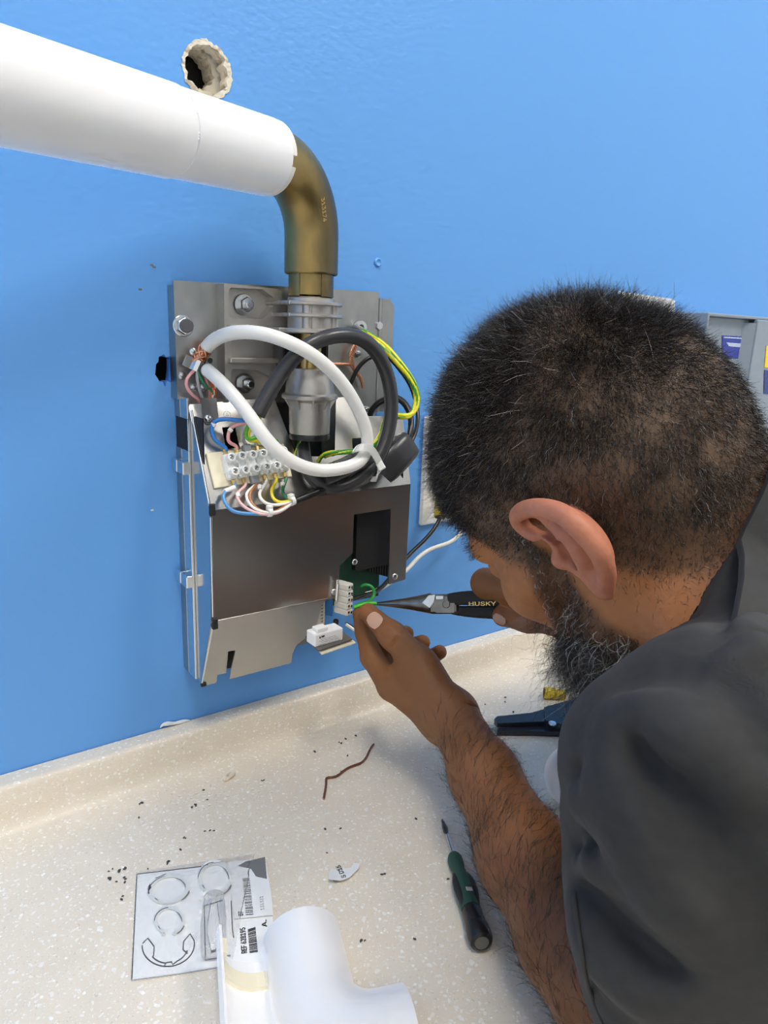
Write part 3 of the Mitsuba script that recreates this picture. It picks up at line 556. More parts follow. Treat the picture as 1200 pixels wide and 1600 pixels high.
# black plug boot, tube end and thin leads behind
bt = thing('cable_boot', 'black rubber boot joining thin leads, tied to the looped cables', 'cable boot')
bo = [at(594, 738, Y=-.072), at(606, 726, Y=-.074), at(620, 712, Y=-.074), at(632, 699, Y=-.072), at(637, 694, Y=-.071)]
rr_ = np.array([.0128, .0138, .0140, .0138, .0135, .0132, .0122])
sq = [(math.copysign(abs(math.cos(a))**.55, math.cos(a)), .8*math.copysign(abs(math.sin(a))**.55, math.sin(a))) for a in np.arange(28)*2*np.pi/28]
put(bt+'__sleeve', tube(spline(bo, 24), np.interp(np.linspace(0, 1, 24), np.linspace(0, 1, 7), rr_), prof=sq), 'color_gloss', (.028, .029, .033), 40)
P = path((505, 744, -.080), (528, 735, -.080), (556, 722, -.078), (578, 712, -.075))
put(bt+'__tube', cat(tube(P, .0085, 22, 20)), 'color_gloss', (.03, .031, .035), 40)
d = unit(P[0]-P[1]); put(bt+'__tube_bore', lathe([(0, .0003), (.0062, .0003), (.0066, -.001)], P[0], d, 20), 'color_matte', (.004, .004, .004))
put(bt+'__tube_001' if False else bt+'__sheath', tube(path((520, 757, -.074), (548, 752, -.073), (578, 738, -.070), (598, 722, -.068)), .0075, 18, 20), 'color_gloss', (.025, .026, .03), True)
for pts, r in (([(641, 694, -.070), (650, 672, -.064), (652, 640, -.052), (640, 600, -.044), (622, 574, -.038), (604, 557, -.036), (580, 558, -.034), (562, 572, -.030), (551, 592, -.026), (545, 606, -.022)], .0020),
               ([(638, 690, -.071), (642, 665, -.066), (638, 640, -.056), (622, 623, -.046), (602, 624, -.038), (585, 636, -.030), (578, 650, -.026)], .0030)):
    put(bt+'__lead', tube(path(*pts), r, 12, 70), 'color_gloss', BLACK, True)
sl = path((457, 784, -.075), (478, 776, -.078), (497, 768, -.078), (512, 762, -.074))
put(bt+'__sleeving', tube(sl, [.0028, .0030, .0034, .0042], 14, 20), 'color_gloss', BLACK, True, label='thin black sleeving over the small wires')
ct = thing('cable_tie', 'white nylon cable tie binding the looped cables', 'cable tie')
c0 = at(572, 701, Y=-.093)
put(ct+'__strap', tube(path((553, 704, -.079), (566, 699, -.0935), (578, 701, -.0950), (588, 714, -.0925), (594, 728, -.088), (588, 745, -.082)), .0030, prof=[(1, .25), (1, -.25), (-1, -.25), (-1, .25)], k=30, up=unit(V(.5, -.1, .8))), 'clear_nylon', smooth=25)
hd = at(595, 728, Y=-.090)
put(ct+'__head', place(box(V(-.0038, -.0032, -.003), V(.0038, .0032, .003), .0008), hd, *frame(unit(CAM-hd), V(.5, 0, -.7))), 'clear_nylon')
put(ct+'__tail', tube([at(586, 745, Y=-.080), at(583, 752, Y=-.078)], .0028, prof=[(1, .25), (1, -.25), (-1, -.25), (-1, .25)], k=6, up=V(1, 0, 0)), 'clear_nylon', smooth=False)
# supply leads from the outlet to the box
sb = thing('supply_lead', 'thin black lead running from the wall box behind the head to the control box', 'lead')
put(sb+'__jacket', tube(path((688, 806, -.030), (681, 822, -.032), (662, 845, -.034), (640, 866, -.036), (618, 892, -.042), (600, 914, -.050), (584, 926, -.056), (570, 930, -.060), (558, 934, -.062), (542, 936, -.066)), .0021, 12, 60), 'color_gloss', BLACK, True)
sb = thing('supply_lead', 'thin white lead running from the wall box behind the head to the control box', 'lead')
put(sb+'__jacket', tube(path((745, 800, -.020), (724, 828, -.026), (705, 846, -.030), (678, 856, -.032), (655, 870, -.034), (636, 890, -.038), (610, 910, -.044), (590, 922, -.050), (572, 928, -.055)), .0021, 12, 60), 'color_gloss', (.72, .70, .64), True)
gw = thing('green_wire', 'green earth wire being held at the connector between thumb and pliers', 'wire')
put(gw+'__insulation', tube(path((556, 947, -.0715), (566, 943, -.073), (578, 938, -.071), (584, 930, -.068), (583, 920, -.066), (574, 914, -.062), (564, 918, -.058)), .0016, 10, 40), 'color_gloss', (.02, .26, .05), True)
put(gw+'__stripped_end', tube(path((553, 949, -.072), (562, 946, -.075), (577, 943, -.078), (588, 943, -.080)), .0017, 10, 14), 'color_gloss', (.10, .58, .05), True, label='bright green insulation at the connector')
# outlet plate behind the head, with wire nut
w0, w1 = at(666, 650, Y=-.006), at(660, 822, Y=-.006)
op = thing('outlet_plate', 'white wall plate half hidden behind the bent head', 'wall plate')
xw0, xw1 = .4665, .5385
zt, zb_ = w0[2], w1[2]
ch = .003
pf = Polygon([(xw0, zb_), (xw1, zb_), (xw1, zt), (xw0, zt)]); op_hole = sbox((xw0+xw1)/2-.017, (zt+zb_)/2-.034, (xw0+xw1)/2+.017, (zt+zb_)/2+.034)
put(op+'__cover', cat(box(V(xw0, -.0058, zb_), V(xw1, -.0002, zt), .0022), box(V((xw0+xw1)/2-.0165, -.0075, (zt+zb_)/2-.033), V((xw0+xw1)/2+.0165, -.0055, (zt+zb_)/2+.033), .001)), 'white_plastic', smooth=25)
for s in (-1, 1):
    z = (zt+zb_)/2+s*.0415
    put(op+'__screw', lathe([(0, .0012), (.0022, .001), (.0034, 0)], V((xw0+xw1)/2, -.0056, z), V(0, -1, 0), 18), 'white_plastic')
def wire_nut(key, o, axis, label, L=.023, r0=.0068, r1=.0052):
    t = thing('wire_nut', label, 'wire connector', None)
    n = 48; X, Y, Z = frame(axis); prof = [(r0*.86, 0), (r0, .0006), (r0, L*.22), (r0*.97, L*.24), (r0*.95, L*.3), (r1*1.04, L*.93), (r1*.9, L), (0, L)]
    m = lathe(prof, o, axis, n); v = m.vertices.reshape(len(prof), n, 3)
    ctr = o+np.array([p[1] for p in prof])[:, None, None]*Z
    k = 1-.09*(np.arange(n) % 4 < 1)[None, :, None]*(np.array([0, 0, 0, 0, 1, 1, 1, 0])[:, None, None])
    m.vertices = (ctr+(v-ctr)*k).reshape(-1, 3)
    put(t+'__shell', m, 'color_gloss', (.82, .60, .02), 25)
    put(t+'__bore', lathe([(0, -.0002+L*.1), (r0*.8, L*.1), (r0*.86, 0)], o, axis, 24), 'color_matte', (.25, .16, .02))
    return t
p = at(688, 808, Y=-.028)
wire_nut('wire_nut', p, V(.25, .35, .6), 'yellow wire nut on the black lead in front of the wall plate')
# grey dispenser and white sign on the wall beyond the head
dz = thing('wall_dispenser', 'grey wall-mounted dispenser with small blue label beyond the head', 'dispenser')
zt = .0345; xa = at(1088, 500, Y=-.06)[0]; xs = at(1181, 503, Y=-.075)[0]
put(dz+'__body', cat(box(V(xa, -.075, -.30), V(xa+.004, -.001, zt+.004), .001), box(V(xa, -.004, -.30), V(xa+.30, -.001, zt+.004)), box(V(xa, -.075, zt), V(xa+.30, -.001, zt+.004), .001), box(V(xa+.296, -.075, -.30), V(xa+.30, -.001, zt+.004), .001)), 'color_gloss', (.24, .29, .35), 20)
put(dz+'__panel', cat(box(V(xa+.004, -.066, -.30), V(xs, -.060, zt), .001), extr(Polygon([(xs-.016, -.066), (xs, -.076), (xs, -.060)]), .33, V(0, 0, -.30))), 'color_gloss', (.22, .27, .33), 20)
put(dz+'__panel', box(V(xs, -.078, -.30), V(xa+.296, -.072, zt), .001), 'color_gloss', (.25, .30, .36), 20)
dl = Sheet(V(1, -.0662, 0), V(0, -1, 0), V(1, 0, 0))
lbk = put(dz+'__blue_label', dl.solid(dl.poly([(1128, 524), (1164, 526), (1163, 560), (1128, 560)]), 0, .0006), 'color_gloss', (.02, .04, .30), False, label='blue label with white stripes')
for pts in ([(1130, 526), (1162, 528), (1162, 530), (1130, 528)], [(1134, 535), (1160, 537), (1160, 543), (1138, 541)], [(1160, 528), (1163, 528), (1162, 556), (1159, 556)]):
    put(lbk+'__stripe', dl.solid(dl.poly(pts), .0006, .0009), 'color_gloss', (.45, .52, .72), False)
dy = Sheet(V(1, -.0782, 0), V(0, -1, 0), V(1, 0, 0))
put(dz+'__yellow_label', dy.solid(dy.poly([(1197, 540), (1240, 543), (1238, 578), (1194, 574)]), 0, .0006), 'color_gloss', (.82, .62, .02), False, label='yellow label')
put(dz+'__dark_label', dy.solid(dy.poly([(1194, 578), (1238, 582), (1236, 620), (1193, 615)]), 0, .0006), 'color_gloss', (.02, .05, .22), False, label='dark blue label')
sg = thing('wall_sign', 'white plastic sign on the wall just above the bent head', 'sign')
ss = Sheet(V(.8, -.003, 0), V(0, -1, 0), V(1, 0, 0))
pg = ss.poly([(968, 455), (1050, 467), (1055, 470), (1054, 486), (1050, 540), (965, 530)])
put(sg+'__plate', ss.solid(rounded(pg, .002), -.0028, 0), 'white_plastic', smooth=20)
for k in range(9):
    x = 1000+k*5.6; y = 468+(x-1000)*.16
    put(sg+'__print', ss.solid(ss.poly([(x, y), (x+4, y+.6), (x+4, y+3.4), (x, y+2.8)]), 0, .0002), 'color_matte', (.35, .36, .38), False)
# ------------------------------------------------------------------ things lying on the worktop
def onz(x, y, h=0.): return at(x, y, Z=ZC+h)
# white elbow cover: two half shells
A, Bq = onz(471, 1468), onz(640, 1618)
dirA = unit((onz(497, 1600)-A)*V(1, 1, 0)); perp = np.cross(V(0, 0, 1), dirA)
if (Bq-A)@perp < 0: perp = -perp
RO, RB = .0258, .034
dA, dB = (Bq-A)@dirA, (Bq-A)@perp
def elbow_path(A, d1, d2, l1, l2, R, n=26):
    c0 = A+d1*(l1-R); cen = c0+d2*R
    arc = [cen-d2*R*math.cos(q)+d1*R*math.sin(q) for q in np.linspace(0, np.pi/2, n)]
    return np.array([A, (A+c0)/2]+arc+[A+d1*l1+d2*(R+(l2-R)*.5), A+d1*l1+d2*l2])
def half_shell(P, ro, th, flip, n=30, a0=0., a1=np.pi, roll=0.):
    a = np.linspace(a0, a1, n); s = -1 if flip else 1
    pf = [(ro*math.cos(q), s*ro*math.sin(q)) for q in a]+[((ro-th)*math.cos(q), s*(ro-th)*math.sin(q)) for q in a[::-1]]
    if roll: pf = [(x*math.cos(roll)-y*math.sin(roll), x*math.sin(roll)+y*math.cos(roll)) for x, y in pf]
    if flip: pf = pf[::-1]
    t = np.gradient(P, axis=0); t /= np.linalg.norm(t, axis=1, keepdims=True)
    S_ = np.cross(V(0, 0, 1), t); pf = np.array(pf); m, k = len(P), len(pf)
    v = (P[:, None]+pf[None, :, 0, None]*S_[:, None]+pf[None, :, 1, None]*V(0, 0, 1)).reshape(-1, 3)
    i, j = np.meshgrid(np.arange(m-1), np.arange(k), indexing='ij'); kx = (j+1) % k
    q = np.stack([i*k+j, i*k+kx, (i+1)*k+kx, (i+1)*k+j], -1).reshape(-1, 4)
    f = [q[:, [0, 1, 2]], q[:, [0, 2, 3]]]
    h = k//2
    for b, sgn in ((0, 1), ((m-1)*k, -1)):
        for j in range(h-1):
            a_, b_, c_, d_ = b+j, b+j+1, b+k-2-j, b+k-1-j
            f.append(np.array([[a_, c_, b_], [a_, d_, c_]]) if sgn > 0 else np.array([[a_, b_, c_], [a_, c_, d_]]))
    return trimesh.Trimesh(v, np.vstack(f), process=False)
P1 = elbow_path(A+V(0, 0, .0004), dirA, perp, dA, dB, RB)
t = thing('elbow_cover', 'glossy white plastic elbow cover lying arched side up on the worktop', 'pipe cover')
put(t+'__shell', half_shell(P1, RO, .0016, False), 'white_plastic', smooth=30)
t = thing('elbow_cover', 'white half-shell elbow cover lying open side up beside the arched one', 'pipe cover')
A2 = onz(404, 1516)+V(0, 0, .0262); d2 = unit((onz(408, 1610)-onz(396, 1500))*V(1, 1, 0)); p2 = np.cross(V(0, 0, 1), d2); p2 = p2 if p2@perp > 0 else -p2
tilt = 0
P2 = elbow_path(A2-d2*.004, d2, p2, .110, .055, RB)
s2 = half_shell(P2, RO-.0002, .0016, True, roll=-.42)
put(t+'__shell', s2, 'white_plastic', smooth=30)
k = 5
put(t+'__clip_ring', half_shell(np.array([A2+d2*.006, A2+d2*.010, A2+d2*.017]), RO-.0018, .0026, True, a0=1.0, roll=-.42), 'cream_plastic', smooth=30, label='cream ring clipped inside the open shell')
# third white cover behind the arm
t = thing('pipe_cover', 'white rounded pipe cover standing behind the forearm', 'pipe cover')
c = onz(903, 1262); c = c+V(0, 0, .0)
ax_ = unit(V(CAM[0]-c[0], CAM[1]-c[1], 0)*.6+V(.25, -.2, 0)); R3 = .027
o = c+V(0, 0, R3+.0002)
th = np.linspace(0, np.pi/2, 12)
pf = [(0, -.033)]+[(R3*math.sin(q), -.006-.027*math.cos(q)) for q in th[1:]]+[(R3, .020), (R3-.0018, .020), (R3-.0018, -.004)]
put(t+'__shell', lathe(pf, o, ax_, 48), 'white_plastic', smooth=35)
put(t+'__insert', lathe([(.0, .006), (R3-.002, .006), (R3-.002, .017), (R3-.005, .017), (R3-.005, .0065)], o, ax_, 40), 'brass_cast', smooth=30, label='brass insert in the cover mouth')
# precision screwdriver
t = thing('screwdriver', 'small green and black precision screwdriver lying beside the forearm', 'screwdriver')
e1 = onz(753, 1474, .0093)+V(0, 0, 0); e0_ = onz(691, 1281, .0030)
d = unit(e0_-e1); L = np.linalg.norm(e0_-e1); d_ = d
k = L/.127
put(t+'__shaft', cat(lathe([(.0013, .076*k), (.0013, .112*k)], e1, d, 16), lathe([(.0013, .111*k), (.0021, .1125*k), (.0021, .118*k), (.0008, .127*k), (0, .127*k)], e1, d, 16)), 'color_gloss', (.03, .03, .035), 30, label='dark steel shaft with blackened tip')
put(t+'__shaft_shine', lathe([(.00135, .078*k), (.00135, .108*k)], e1, d, 16), 'zinc', smooth=True, label='bright steel shaft')
hp = [(0, .0285), (.0078, .0285), (.0076, .036), (.0082, .046), (.0078, .056), (.0062, .063), (.0056, .068), (.0064, .074), (.0066, .079), (.0052, .083), (.0022, .0845), (0, .0845)]
put(t+'__handle', lathe([(a*.88, b*k) for a, b in hp], e1, d, 32), 'color_matte', (.018, .065, .045), 30, label='dark green grip')
X, Y, Z = frame(d, V(0, 0, 1))
for a in (-62, 62, 180):
    q = math.radians(a); n_ = X*math.cos(q)+Y*math.sin(q)
    put(t+'__grip_inlay', tube([e1+Z*z*k+n_*(r*.88-.0012) for z, r in ((.031, .0078), (.038, .0079), (.046, .0083), (.056, .0079), (.062, .0064))], [.0016, .0028, .0032, .0026, .001], 10, 20), 'color_matte', (.012, .012, .014), True, label='black rubber inlay')
n_ = unit(X+Y*.15)
put(t+'__emblem', place(cat(box(V(-.0019, -.0024, 0), V(.0019, .0024, .0008), .0003)), e1+Z*.040*k+n_*.0069, *frame(n_, Z)), 'color_matte', (.42, .36, .36), 20, label='small light emblem')
put(t+'__cap', lathe([(0, .0285), (.0064, .0285), (.0071, .027), (.0071, .016), (.0067, .0145)], e1, d, 32), 'color_gloss', (.008, .008, .010), 30, label='black collar')
put(t+'__swivel_cap', lathe([(.0066, .0150), (.0080, .0130), (.0084, .0080), (.0082, .0035), (.0073, .001), (.0052, .0), (.0050, .0006), (0, .0006)], e1, d, 40), 'color_gloss', (.008, .008, .010), 30, label='black swivel cap')
put(t+'__cap_disc', lathe([(0, .0001), (.0048, .0001), (.0050, .0006)], e1, d, 24), 'color_matte', (.11, .11, .10), 30)
# offcut of copper wire
t = thing('wire_offcut', 'bent brown offcut of wire on the worktop below the control box', 'wire')
pp = [(584, 1163), (575, 1178), (564, 1192), (548, 1198), (534, 1207), (522, 1214), (511, 1215.5), (509.5, 1222), (508, 1236), (506, 1247)]
put(t+'__insulation', tube([onz(a, b, .0013) for a, b in pp], .0011, 10, 60), 'color_gloss', (.13, .045, .028), True)
put(t+'__core', tube([onz(506.3, 1245.5, .0013), onz(505.7, 1248.3, .0013)], .0007, 8), 'copper', smooth=True)
# yellow wire nut lying on its side
p0, p1 = onz(850, 1082, .0066), onz(884, 1086, .0053)
wire_nut('wire_nut', p0, p1-p0, 'yellow wire nut lying on its side on the worktop', np.linalg.norm(p1-p0), .0066, .0050)
# dark wire stripper, mostly behind the sleeve
t = thing('wire_stripper', 'dark blue-black wire stripper lying flat behind the arm', 'pliers')
def flat(pts, h0, h1, r=.001): return extr(rounded(Polygon([tuple(onz(a, b)[:2]) for a, b in pts]), r), h1-h0, V(0, 0, ZC+h0))
put(t+'__jaw', flat([(771, 1139), (775, 1134), (830, 1128), (850, 1122), (866, 1118), (866, 1135), (850, 1142), (776, 1145)], .006, .011), 'color_gloss', (.012, .018, .03), 20)
put(t+'__jaw', flat([(776, 1150), (777, 1145), (850, 1141), (878, 1136), (884, 1152), (830, 1150)], .0005, .0058), 'color_gloss', (.02, .026, .04), 20)
put(t+'__body', flat([(848, 1122), (866, 1117), (895, 1108), (930, 1098), (960, 1092), (965, 1112), (930, 1125), (900, 1148), (878, 1150), (850, 1143)], .004, .013, .0015), 'color_gloss', (.010, .020, .035), 20)
for px, py, r in ((863, 1131, .0042), (893, 1127, .0032)):
    put(t+'__pivot', lathe([(r*.5, 0), (r, 0), (r*.95, .0012), (r*.5, .0008), (0, .0006)], onz(px, py, .0128), V(0, 0, 1), 24), 'zinc', smooth=40)
put(t+'__spring', flat([(884, 1142), (898, 1122), (902, 1124), (892, 1146)], .0135, .0145, .0004), 'zinc')
put(t+'__grip', tube([onz(930, 1108, .008), onz(980, 1095, .008), onz(1040, 1088, .008)], .0075, 14, 16), 'color_gloss', (.012, .016, .03), True)
put(t+'__grip', tube([onz(900, 1145, .007), onz(960, 1150, .007), onz(1030, 1158, .007)], .0068, 14, 16), 'color_gloss', (.012, .016, .03), True)
# torn label scrap with a barcode
t = thing('paper_scrap', 'torn scrap of barcode label on the worktop', 'label')
ps = Sheet(V(.25, -.2, ZC+.0022), V(0, 0, 1), V(1, 0, 0))
out = ps.poly([(513, 1378), (516, 1359), (530, 1358), (548, 1356), (553, 1349), (562, 1352), (560, 1358), (546, 1371), (532, 1377)])
def curl(m, h=.0016):
    v = m.vertices; c = v.mean(0); v[:, 2] += h*((v[:, 0]-c[0])/.012)**2*.8; return m
def sub(m, n=2):
    for _ in range(n): m = m.subdivide()
    return m
put(t+'__paper', curl(sub(ps.solid(out, -.0003, 0), 2)), 'color_matte', (.74, .75, .75), 30)
for x0, x1 in ((522, 523.5), (524.5, 525.3), (526, 528.5), (529.2, 530), (531, 533), (533.8, 534.5)):
    pass
bar = [(0, 1.5), (2, .8), (3.4, 2.2), (6.3, .8), (7.8, 1.6), (10, 1.0), (11.5, 2.4), (14.4, .8), (16, 1.2)]
for b, w in bar:
    y = 1377-b
    put(t+'__bar', curl(ps.solid(ps.poly([(521+b*.06, y), (530+b*.06, y-1.6), (530+b*.06, y-1.6-w), (521+b*.06, y-w)]), .00005, .0002)), 'color_matte', (.03, .03, .03), False)
g = meshkit.text_mesh('S D15', .0034, .0002, True)
o = ps.at(541, 1371, .0001); rx = unit(ps.at(534, 1357, 0)-ps.at(541, 1371, 0)); put(t+'__lettering', curl(place(g, o, rx, np.cross(V(0, 0, 1), rx), V(0, 0, 1))), 'color_matte', (.04, .04, .04), False)
put(t+'__lettering', curl(ps.solid(ps.poly([(517, 1375), (519, 1361), (519.8, 1361), (517.8, 1375)]), .00005, .0002)), 'color_matte', (.1, .1, .1), False)
# spare parts bag: card, clear film, rings
t = thing('parts_bag', 'clear plastic parts bag with white printed card, rings and barcodes', 'bag')
bs = Sheet(V(.15, -.18, ZC+.0006), V(0, 0, 1), V(1, 0, 0))
card = bs.poly([(214, 1366), (206, 1533), (280, 1523), (360, 1511), (412, 1501), (430, 1498), (424, 1395), (415, 1344), (330, 1352)])
put(t+'__card', bs.solid(card, -.0004, 0), 'color_matte', (.86, .86, .85), False, label='white printed card')
put(t+'__flap', bs.solid(bs.poly([(356, 1350), (414, 1343), (424, 1395), (427, 1432), (366, 1438)]), .0011, .0014), 'color_matte', (.82, .82, .81), False, label='folded label flap')
put(t+'__corner', bs.solid(bs.poly([(384, 1349), (414, 1342), (417, 1376), (400, 1372), (392, 1360), (372, 1356)]), .0016, .0017), 'color_matte', (.16, .165, .17), False, label='dark grey printed corner')
def line(pts, r=.00034, h=.0003, c=(.06, .06, .065), closed=False, name='outline'):
    P = [bs.at(a, b, h) for a, b in pts]
    if closed: P = P+P[:1]
    return put(t+'__'+name, tube(P, r, 6), 'color_matte', c, True)
line([(206, 1530), (214, 1366), (330, 1352)])
line([(206, 1532), (280, 1522), (358, 1509)], c=(.3, .3, .3))
line([(321, 1500), (319, 1416), (348, 1407)]); line([(321, 1500), (360, 1493)])
line([(361, 1408), (363, 1450), (365, 1465)])
def arc_pts(cx, cy, rx, ry, a0, a1, rot=0, n=30):
    q = np.radians(np.linspace(a0, a1, n)); c, s = math.cos(math.radians(rot)), math.sin(math.radians(rot))
    return [(cx+rx*math.cos(a)*c-ry*math.sin(a)*s, cy+rx*math.cos(a)*s+ry*math.sin(a)*c) for a in q]
# printed e-clip outline
line(arc_pts(263, 1476, 41, 34, 187, 0, -8)+[(297, 1459), (287, 1471), (286, 1484), (293, 1490)]+arc_pts(263, 1478, 31, 27, 25, 70, -8)+[(270, 1507), (268, 1503), (260, 1504), (257, 1509)]+arc_pts(263, 1478, 31, 27, 105, 150, -8)+[(240, 1493), (241, 1479), (231, 1466), (223, 1474)])
bagm = []
def loop(pts, r, h, name, lab=None, cl=True):
    P = np.array([bs.at(a, b, h) for a, b in pts]); return put(t+'__'+name, tube(P, r, 8, cap=not cl), 'clear_nylon', smooth=True, label=lab)
def flat_ring(cx, cy, rx, ry, k, h, th, name, lab, rot=-12, a0=0, a1=360):
    pts = arc_pts(cx, cy, rx, ry, a0, a1, rot, 60)+arc_pts(cx, cy, rx*k, ry*k, a1, a0, rot, 60)
    return put(t+'__'+name, bs.solid(bs.poly(pts).buffer(0), h, h+th), 'clear_nylon', smooth=25, label=lab)
flat_ring(264, 1391, 33, 23, .80, .0006, .0014, 'washer', 'clear flat ring at the top left of the bag')
flat_ring(336, 1374, 27, 27, .78, .0006, .0014, 'washer', 'clear flat ring at the top middle of the bag')
flat_ring(265, 1440, 24, 22, .80, .0006, .0014, 'circlip', 'open spring clip in the bag', 0, 112, 428)
for (cx, cy, rx, ry, rot) in ((264, 1391, 33, 23, -12), (336, 1374, 27, 27, 0), (265, 1440, 24, 22, 0)):
    for a0, a1 in ((20, 60), (185, 265)):
        line(arc_pts(cx, cy, rx*.99, ry*.99, a0, a1, rot, 16), .00032, .0021, (.08, .08, .09)); line(arc_pts(cx, cy, rx*.8, ry*.8, a0+120, a1+95, rot, 16), .00028, .0021, (.12, .12, .13))
for px, py in ((256, 1461), (273, 1460)):
    put(t+'__clip_lug', lathe([(.0004, .0016), (.0013, .0016), (.0014, .0004)], bs.at(px, py, 0), V(0, 0, 1), 12), 'clear_nylon')
# blister tube and film over everything
bl0, bl1 = bs.at(333, 1490, .006), bs.at(334, 1400, .005)
put(t+'__blister', cat(tube([bl0, (bl0+bl1)/2, bl1], [.0075, .0085, .0070], 18, 14, prof=[(math.cos(a), .75*math.sin(a)) for a in np.arange(18)*2*np.pi/18], up=V(1, 0, 0))), 'clear_film', smooth=True, label='clear moulded tube in the bag')
fp = bs.poly([(212, 1366), (205, 1536), (360, 1512), (390, 1470), (400, 1400), (385, 1340), (330, 1340)])
gx, gy = np.meshgrid(np.linspace(0, 1, 40), np.linspace(0, 1, 40)); q00, q10, q01, q11 = [bs.at(*q, 0) for q in ((205, 1536), (362, 1511), (213, 1364), (398, 1336))]
gp = (q00*(1-gx[..., None])+q10*gx[..., None])*(1-gy[..., None])+(q01*(1-gx[..., None])+q11*gx[..., None])*gy[..., None]
edge = np.minimum(np.minimum(gx, 1-gx), np.minimum(gy, 1-gy))
nz = meshkit.fbm(gp*V(120, 120, 0)+7, 3)
gp[..., 2] += .0012+.0055*np.clip(edge*6, 0, 1)*(.25+.55*nz)*np.clip(.4+gx, 0, 1)
i, j = np.meshgrid(np.arange(39), np.arange(39)); b = i*40+j
put(t+'__film', (gp.reshape(-1, 3), np.vstack([np.stack([b, b+1, b+41], -1).reshape(-1, 3), np.stack([b, b+41, b+40], -1).reshape(-1, 3)])), 'clear_film', smooth=True, label='crinkled clear film')
# lettering, read from the front edge upwards
def word(s, p0, p1, h, hh=.0015, c=(.04, .04, .045), bold=True):
    a, b = bs.at(*p0, hh), bs.at(*p1, hh); rx = unit(b-a); g = meshkit.text_mesh(s, 1., .2, bold); L = g.bounds[1, 0]
    k = np.linalg.norm(b-a)/L; g.apply_scale([k, h, .0006])
    return put(t+'__lettering', place(g, a, rx, np.cross(V(0, 0, 1), rx), V(0, 0, 1)), 'color_matte', c, False)
hh_px = np.linalg.norm(bs.at(376, 1470)-bs.at(386, 1470))
word('REF 628195', (386, 1489), (383, 1449), hh_px*.82, .0003)
word('07', (380, 1431), (380, 1424), hh_px*.8); word('A.', (417, 1448), (416, 1437), hh_px*.75, .0003); word('131331', (413, 1422), (411, 1400), hh_px*.6, c=(.3, .3, .31), bold=False)
def barcode(p00, p01, p10, p11, n, seed, hh, c=(.04, .04, .045)):
    """bars across from edge p00-p01 to edge p10-p11"""
    g = np.random.default_rng(seed); w = g.integers(1, 4, 2*n); s = np.r_[0, np.cumsum(w)]/w.sum()
    a0, a1, b0, b1 = [bs.at(*p, hh) for p in (p00, p01, p10, p11)]
    for i in range(n):
        u0, u1 = s[2*i], s[2*i]+(s[2*i+1]-s[2*i])*.9
        Q = [a0+(a1-a0)*u0, a0+(a1-a0)*u1, b0+(b1-b0)*u1, b0+(b1-b0)*u0]
        put(t+'__bar', extr(Polygon([tuple(q[:2]) for q in Q]).buffer(0), .0001, V(0, 0, Q[0][2])), 'color_matte', c, False)
barcode((390, 1489), (387, 1451), (403, 1487), (399, 1447), 22, 3, .0003)
barcode((384, 1430), (379, 1372), (396, 1429), (390, 1371), 26, 4, .0015, (.18, .18, .19))
# crumbs of plaster and grit
g = np.random.default_rng(11)
spots = [(176, 1358), (170, 1362), (196, 1357), (186, 1362), (172, 1375), (182, 1378), (196, 1374), (195, 1379), (190, 1406), (231, 1358), (263, 1347), (282, 1328), (222, 1255), (217, 1278), (300, 1262), (306, 1260), (320, 1299), (328, 1298), (290, 1310), (324, 1250), (318, 1235), (409, 1220), (540, 1155), (530, 1160), (556, 1150), (543, 1181), (535, 1205), (492, 1175), (508, 1296), (532, 1295), (650, 1280), (511, 1333), (601, 1366), (648, 1468), (700, 1374), (758, 1101), (789, 1097), (802, 1113), (570, 1470)]
dk, lt = [], []
for px, py in spots:
    for k in range(1+int(g.integers(0, 2))):
        c = onz(px+g.normal()*3*(k > 0), py+g.normal()*3*(k > 0)); r = .0007+.0007*g.random()
        dk.append(trimesh.creation.icosphere(0, r).apply_scale([1.3, .8, .6]).apply_transform(trimesh.transformations.rotation_matrix(g.random()*6, [0, 0, 1])).apply_translation(c+V(0, 0, r*.45)))
k = put('grit', cat(*dk), 'color_matte', (.05, .052, .055), False); labels[k] = {'label': 'dark grit scattered on the worktop', 'category': 'grit', 'kind': 'stuff'}
for px, py, s in [(330+g.normal()*55, 1245+g.normal()*16, 0) for _ in range(170)]+[(320, 1242, 1), (408, 1226, 1), (395, 1234, 1), (318, 1252, 1)]:
    c = onz(px, py); r = .0004+.0009*g.random()**2+.001*s
    lt.append(trimesh.creation.icosphere(0, r).apply_scale([1.2, .8, .6]).apply_translation(c+V(0, 0, r*.45)))
k = put('plaster_crumbs', cat(*lt), 'color_matte', (.78, .77, .74), False); labels[k] = {'label': 'white plaster crumbs scattered below the control box', 'category': 'crumbs', 'kind': 'stuff'}
t = thing('plaster_chunk', 'small white plaster chunk on the worktop below the wall', 'plaster')
m = tube([onz(349, 1219, .0022), onz(357, 1213, .003), onz(367, 1208, .0022)], [.0016, .0028, .0024, .0012], 9, 9); m.vertices += g.normal(size=m.vertices.shape)*.00025
put(t+'__piece', m, 'plaster', smooth=False)
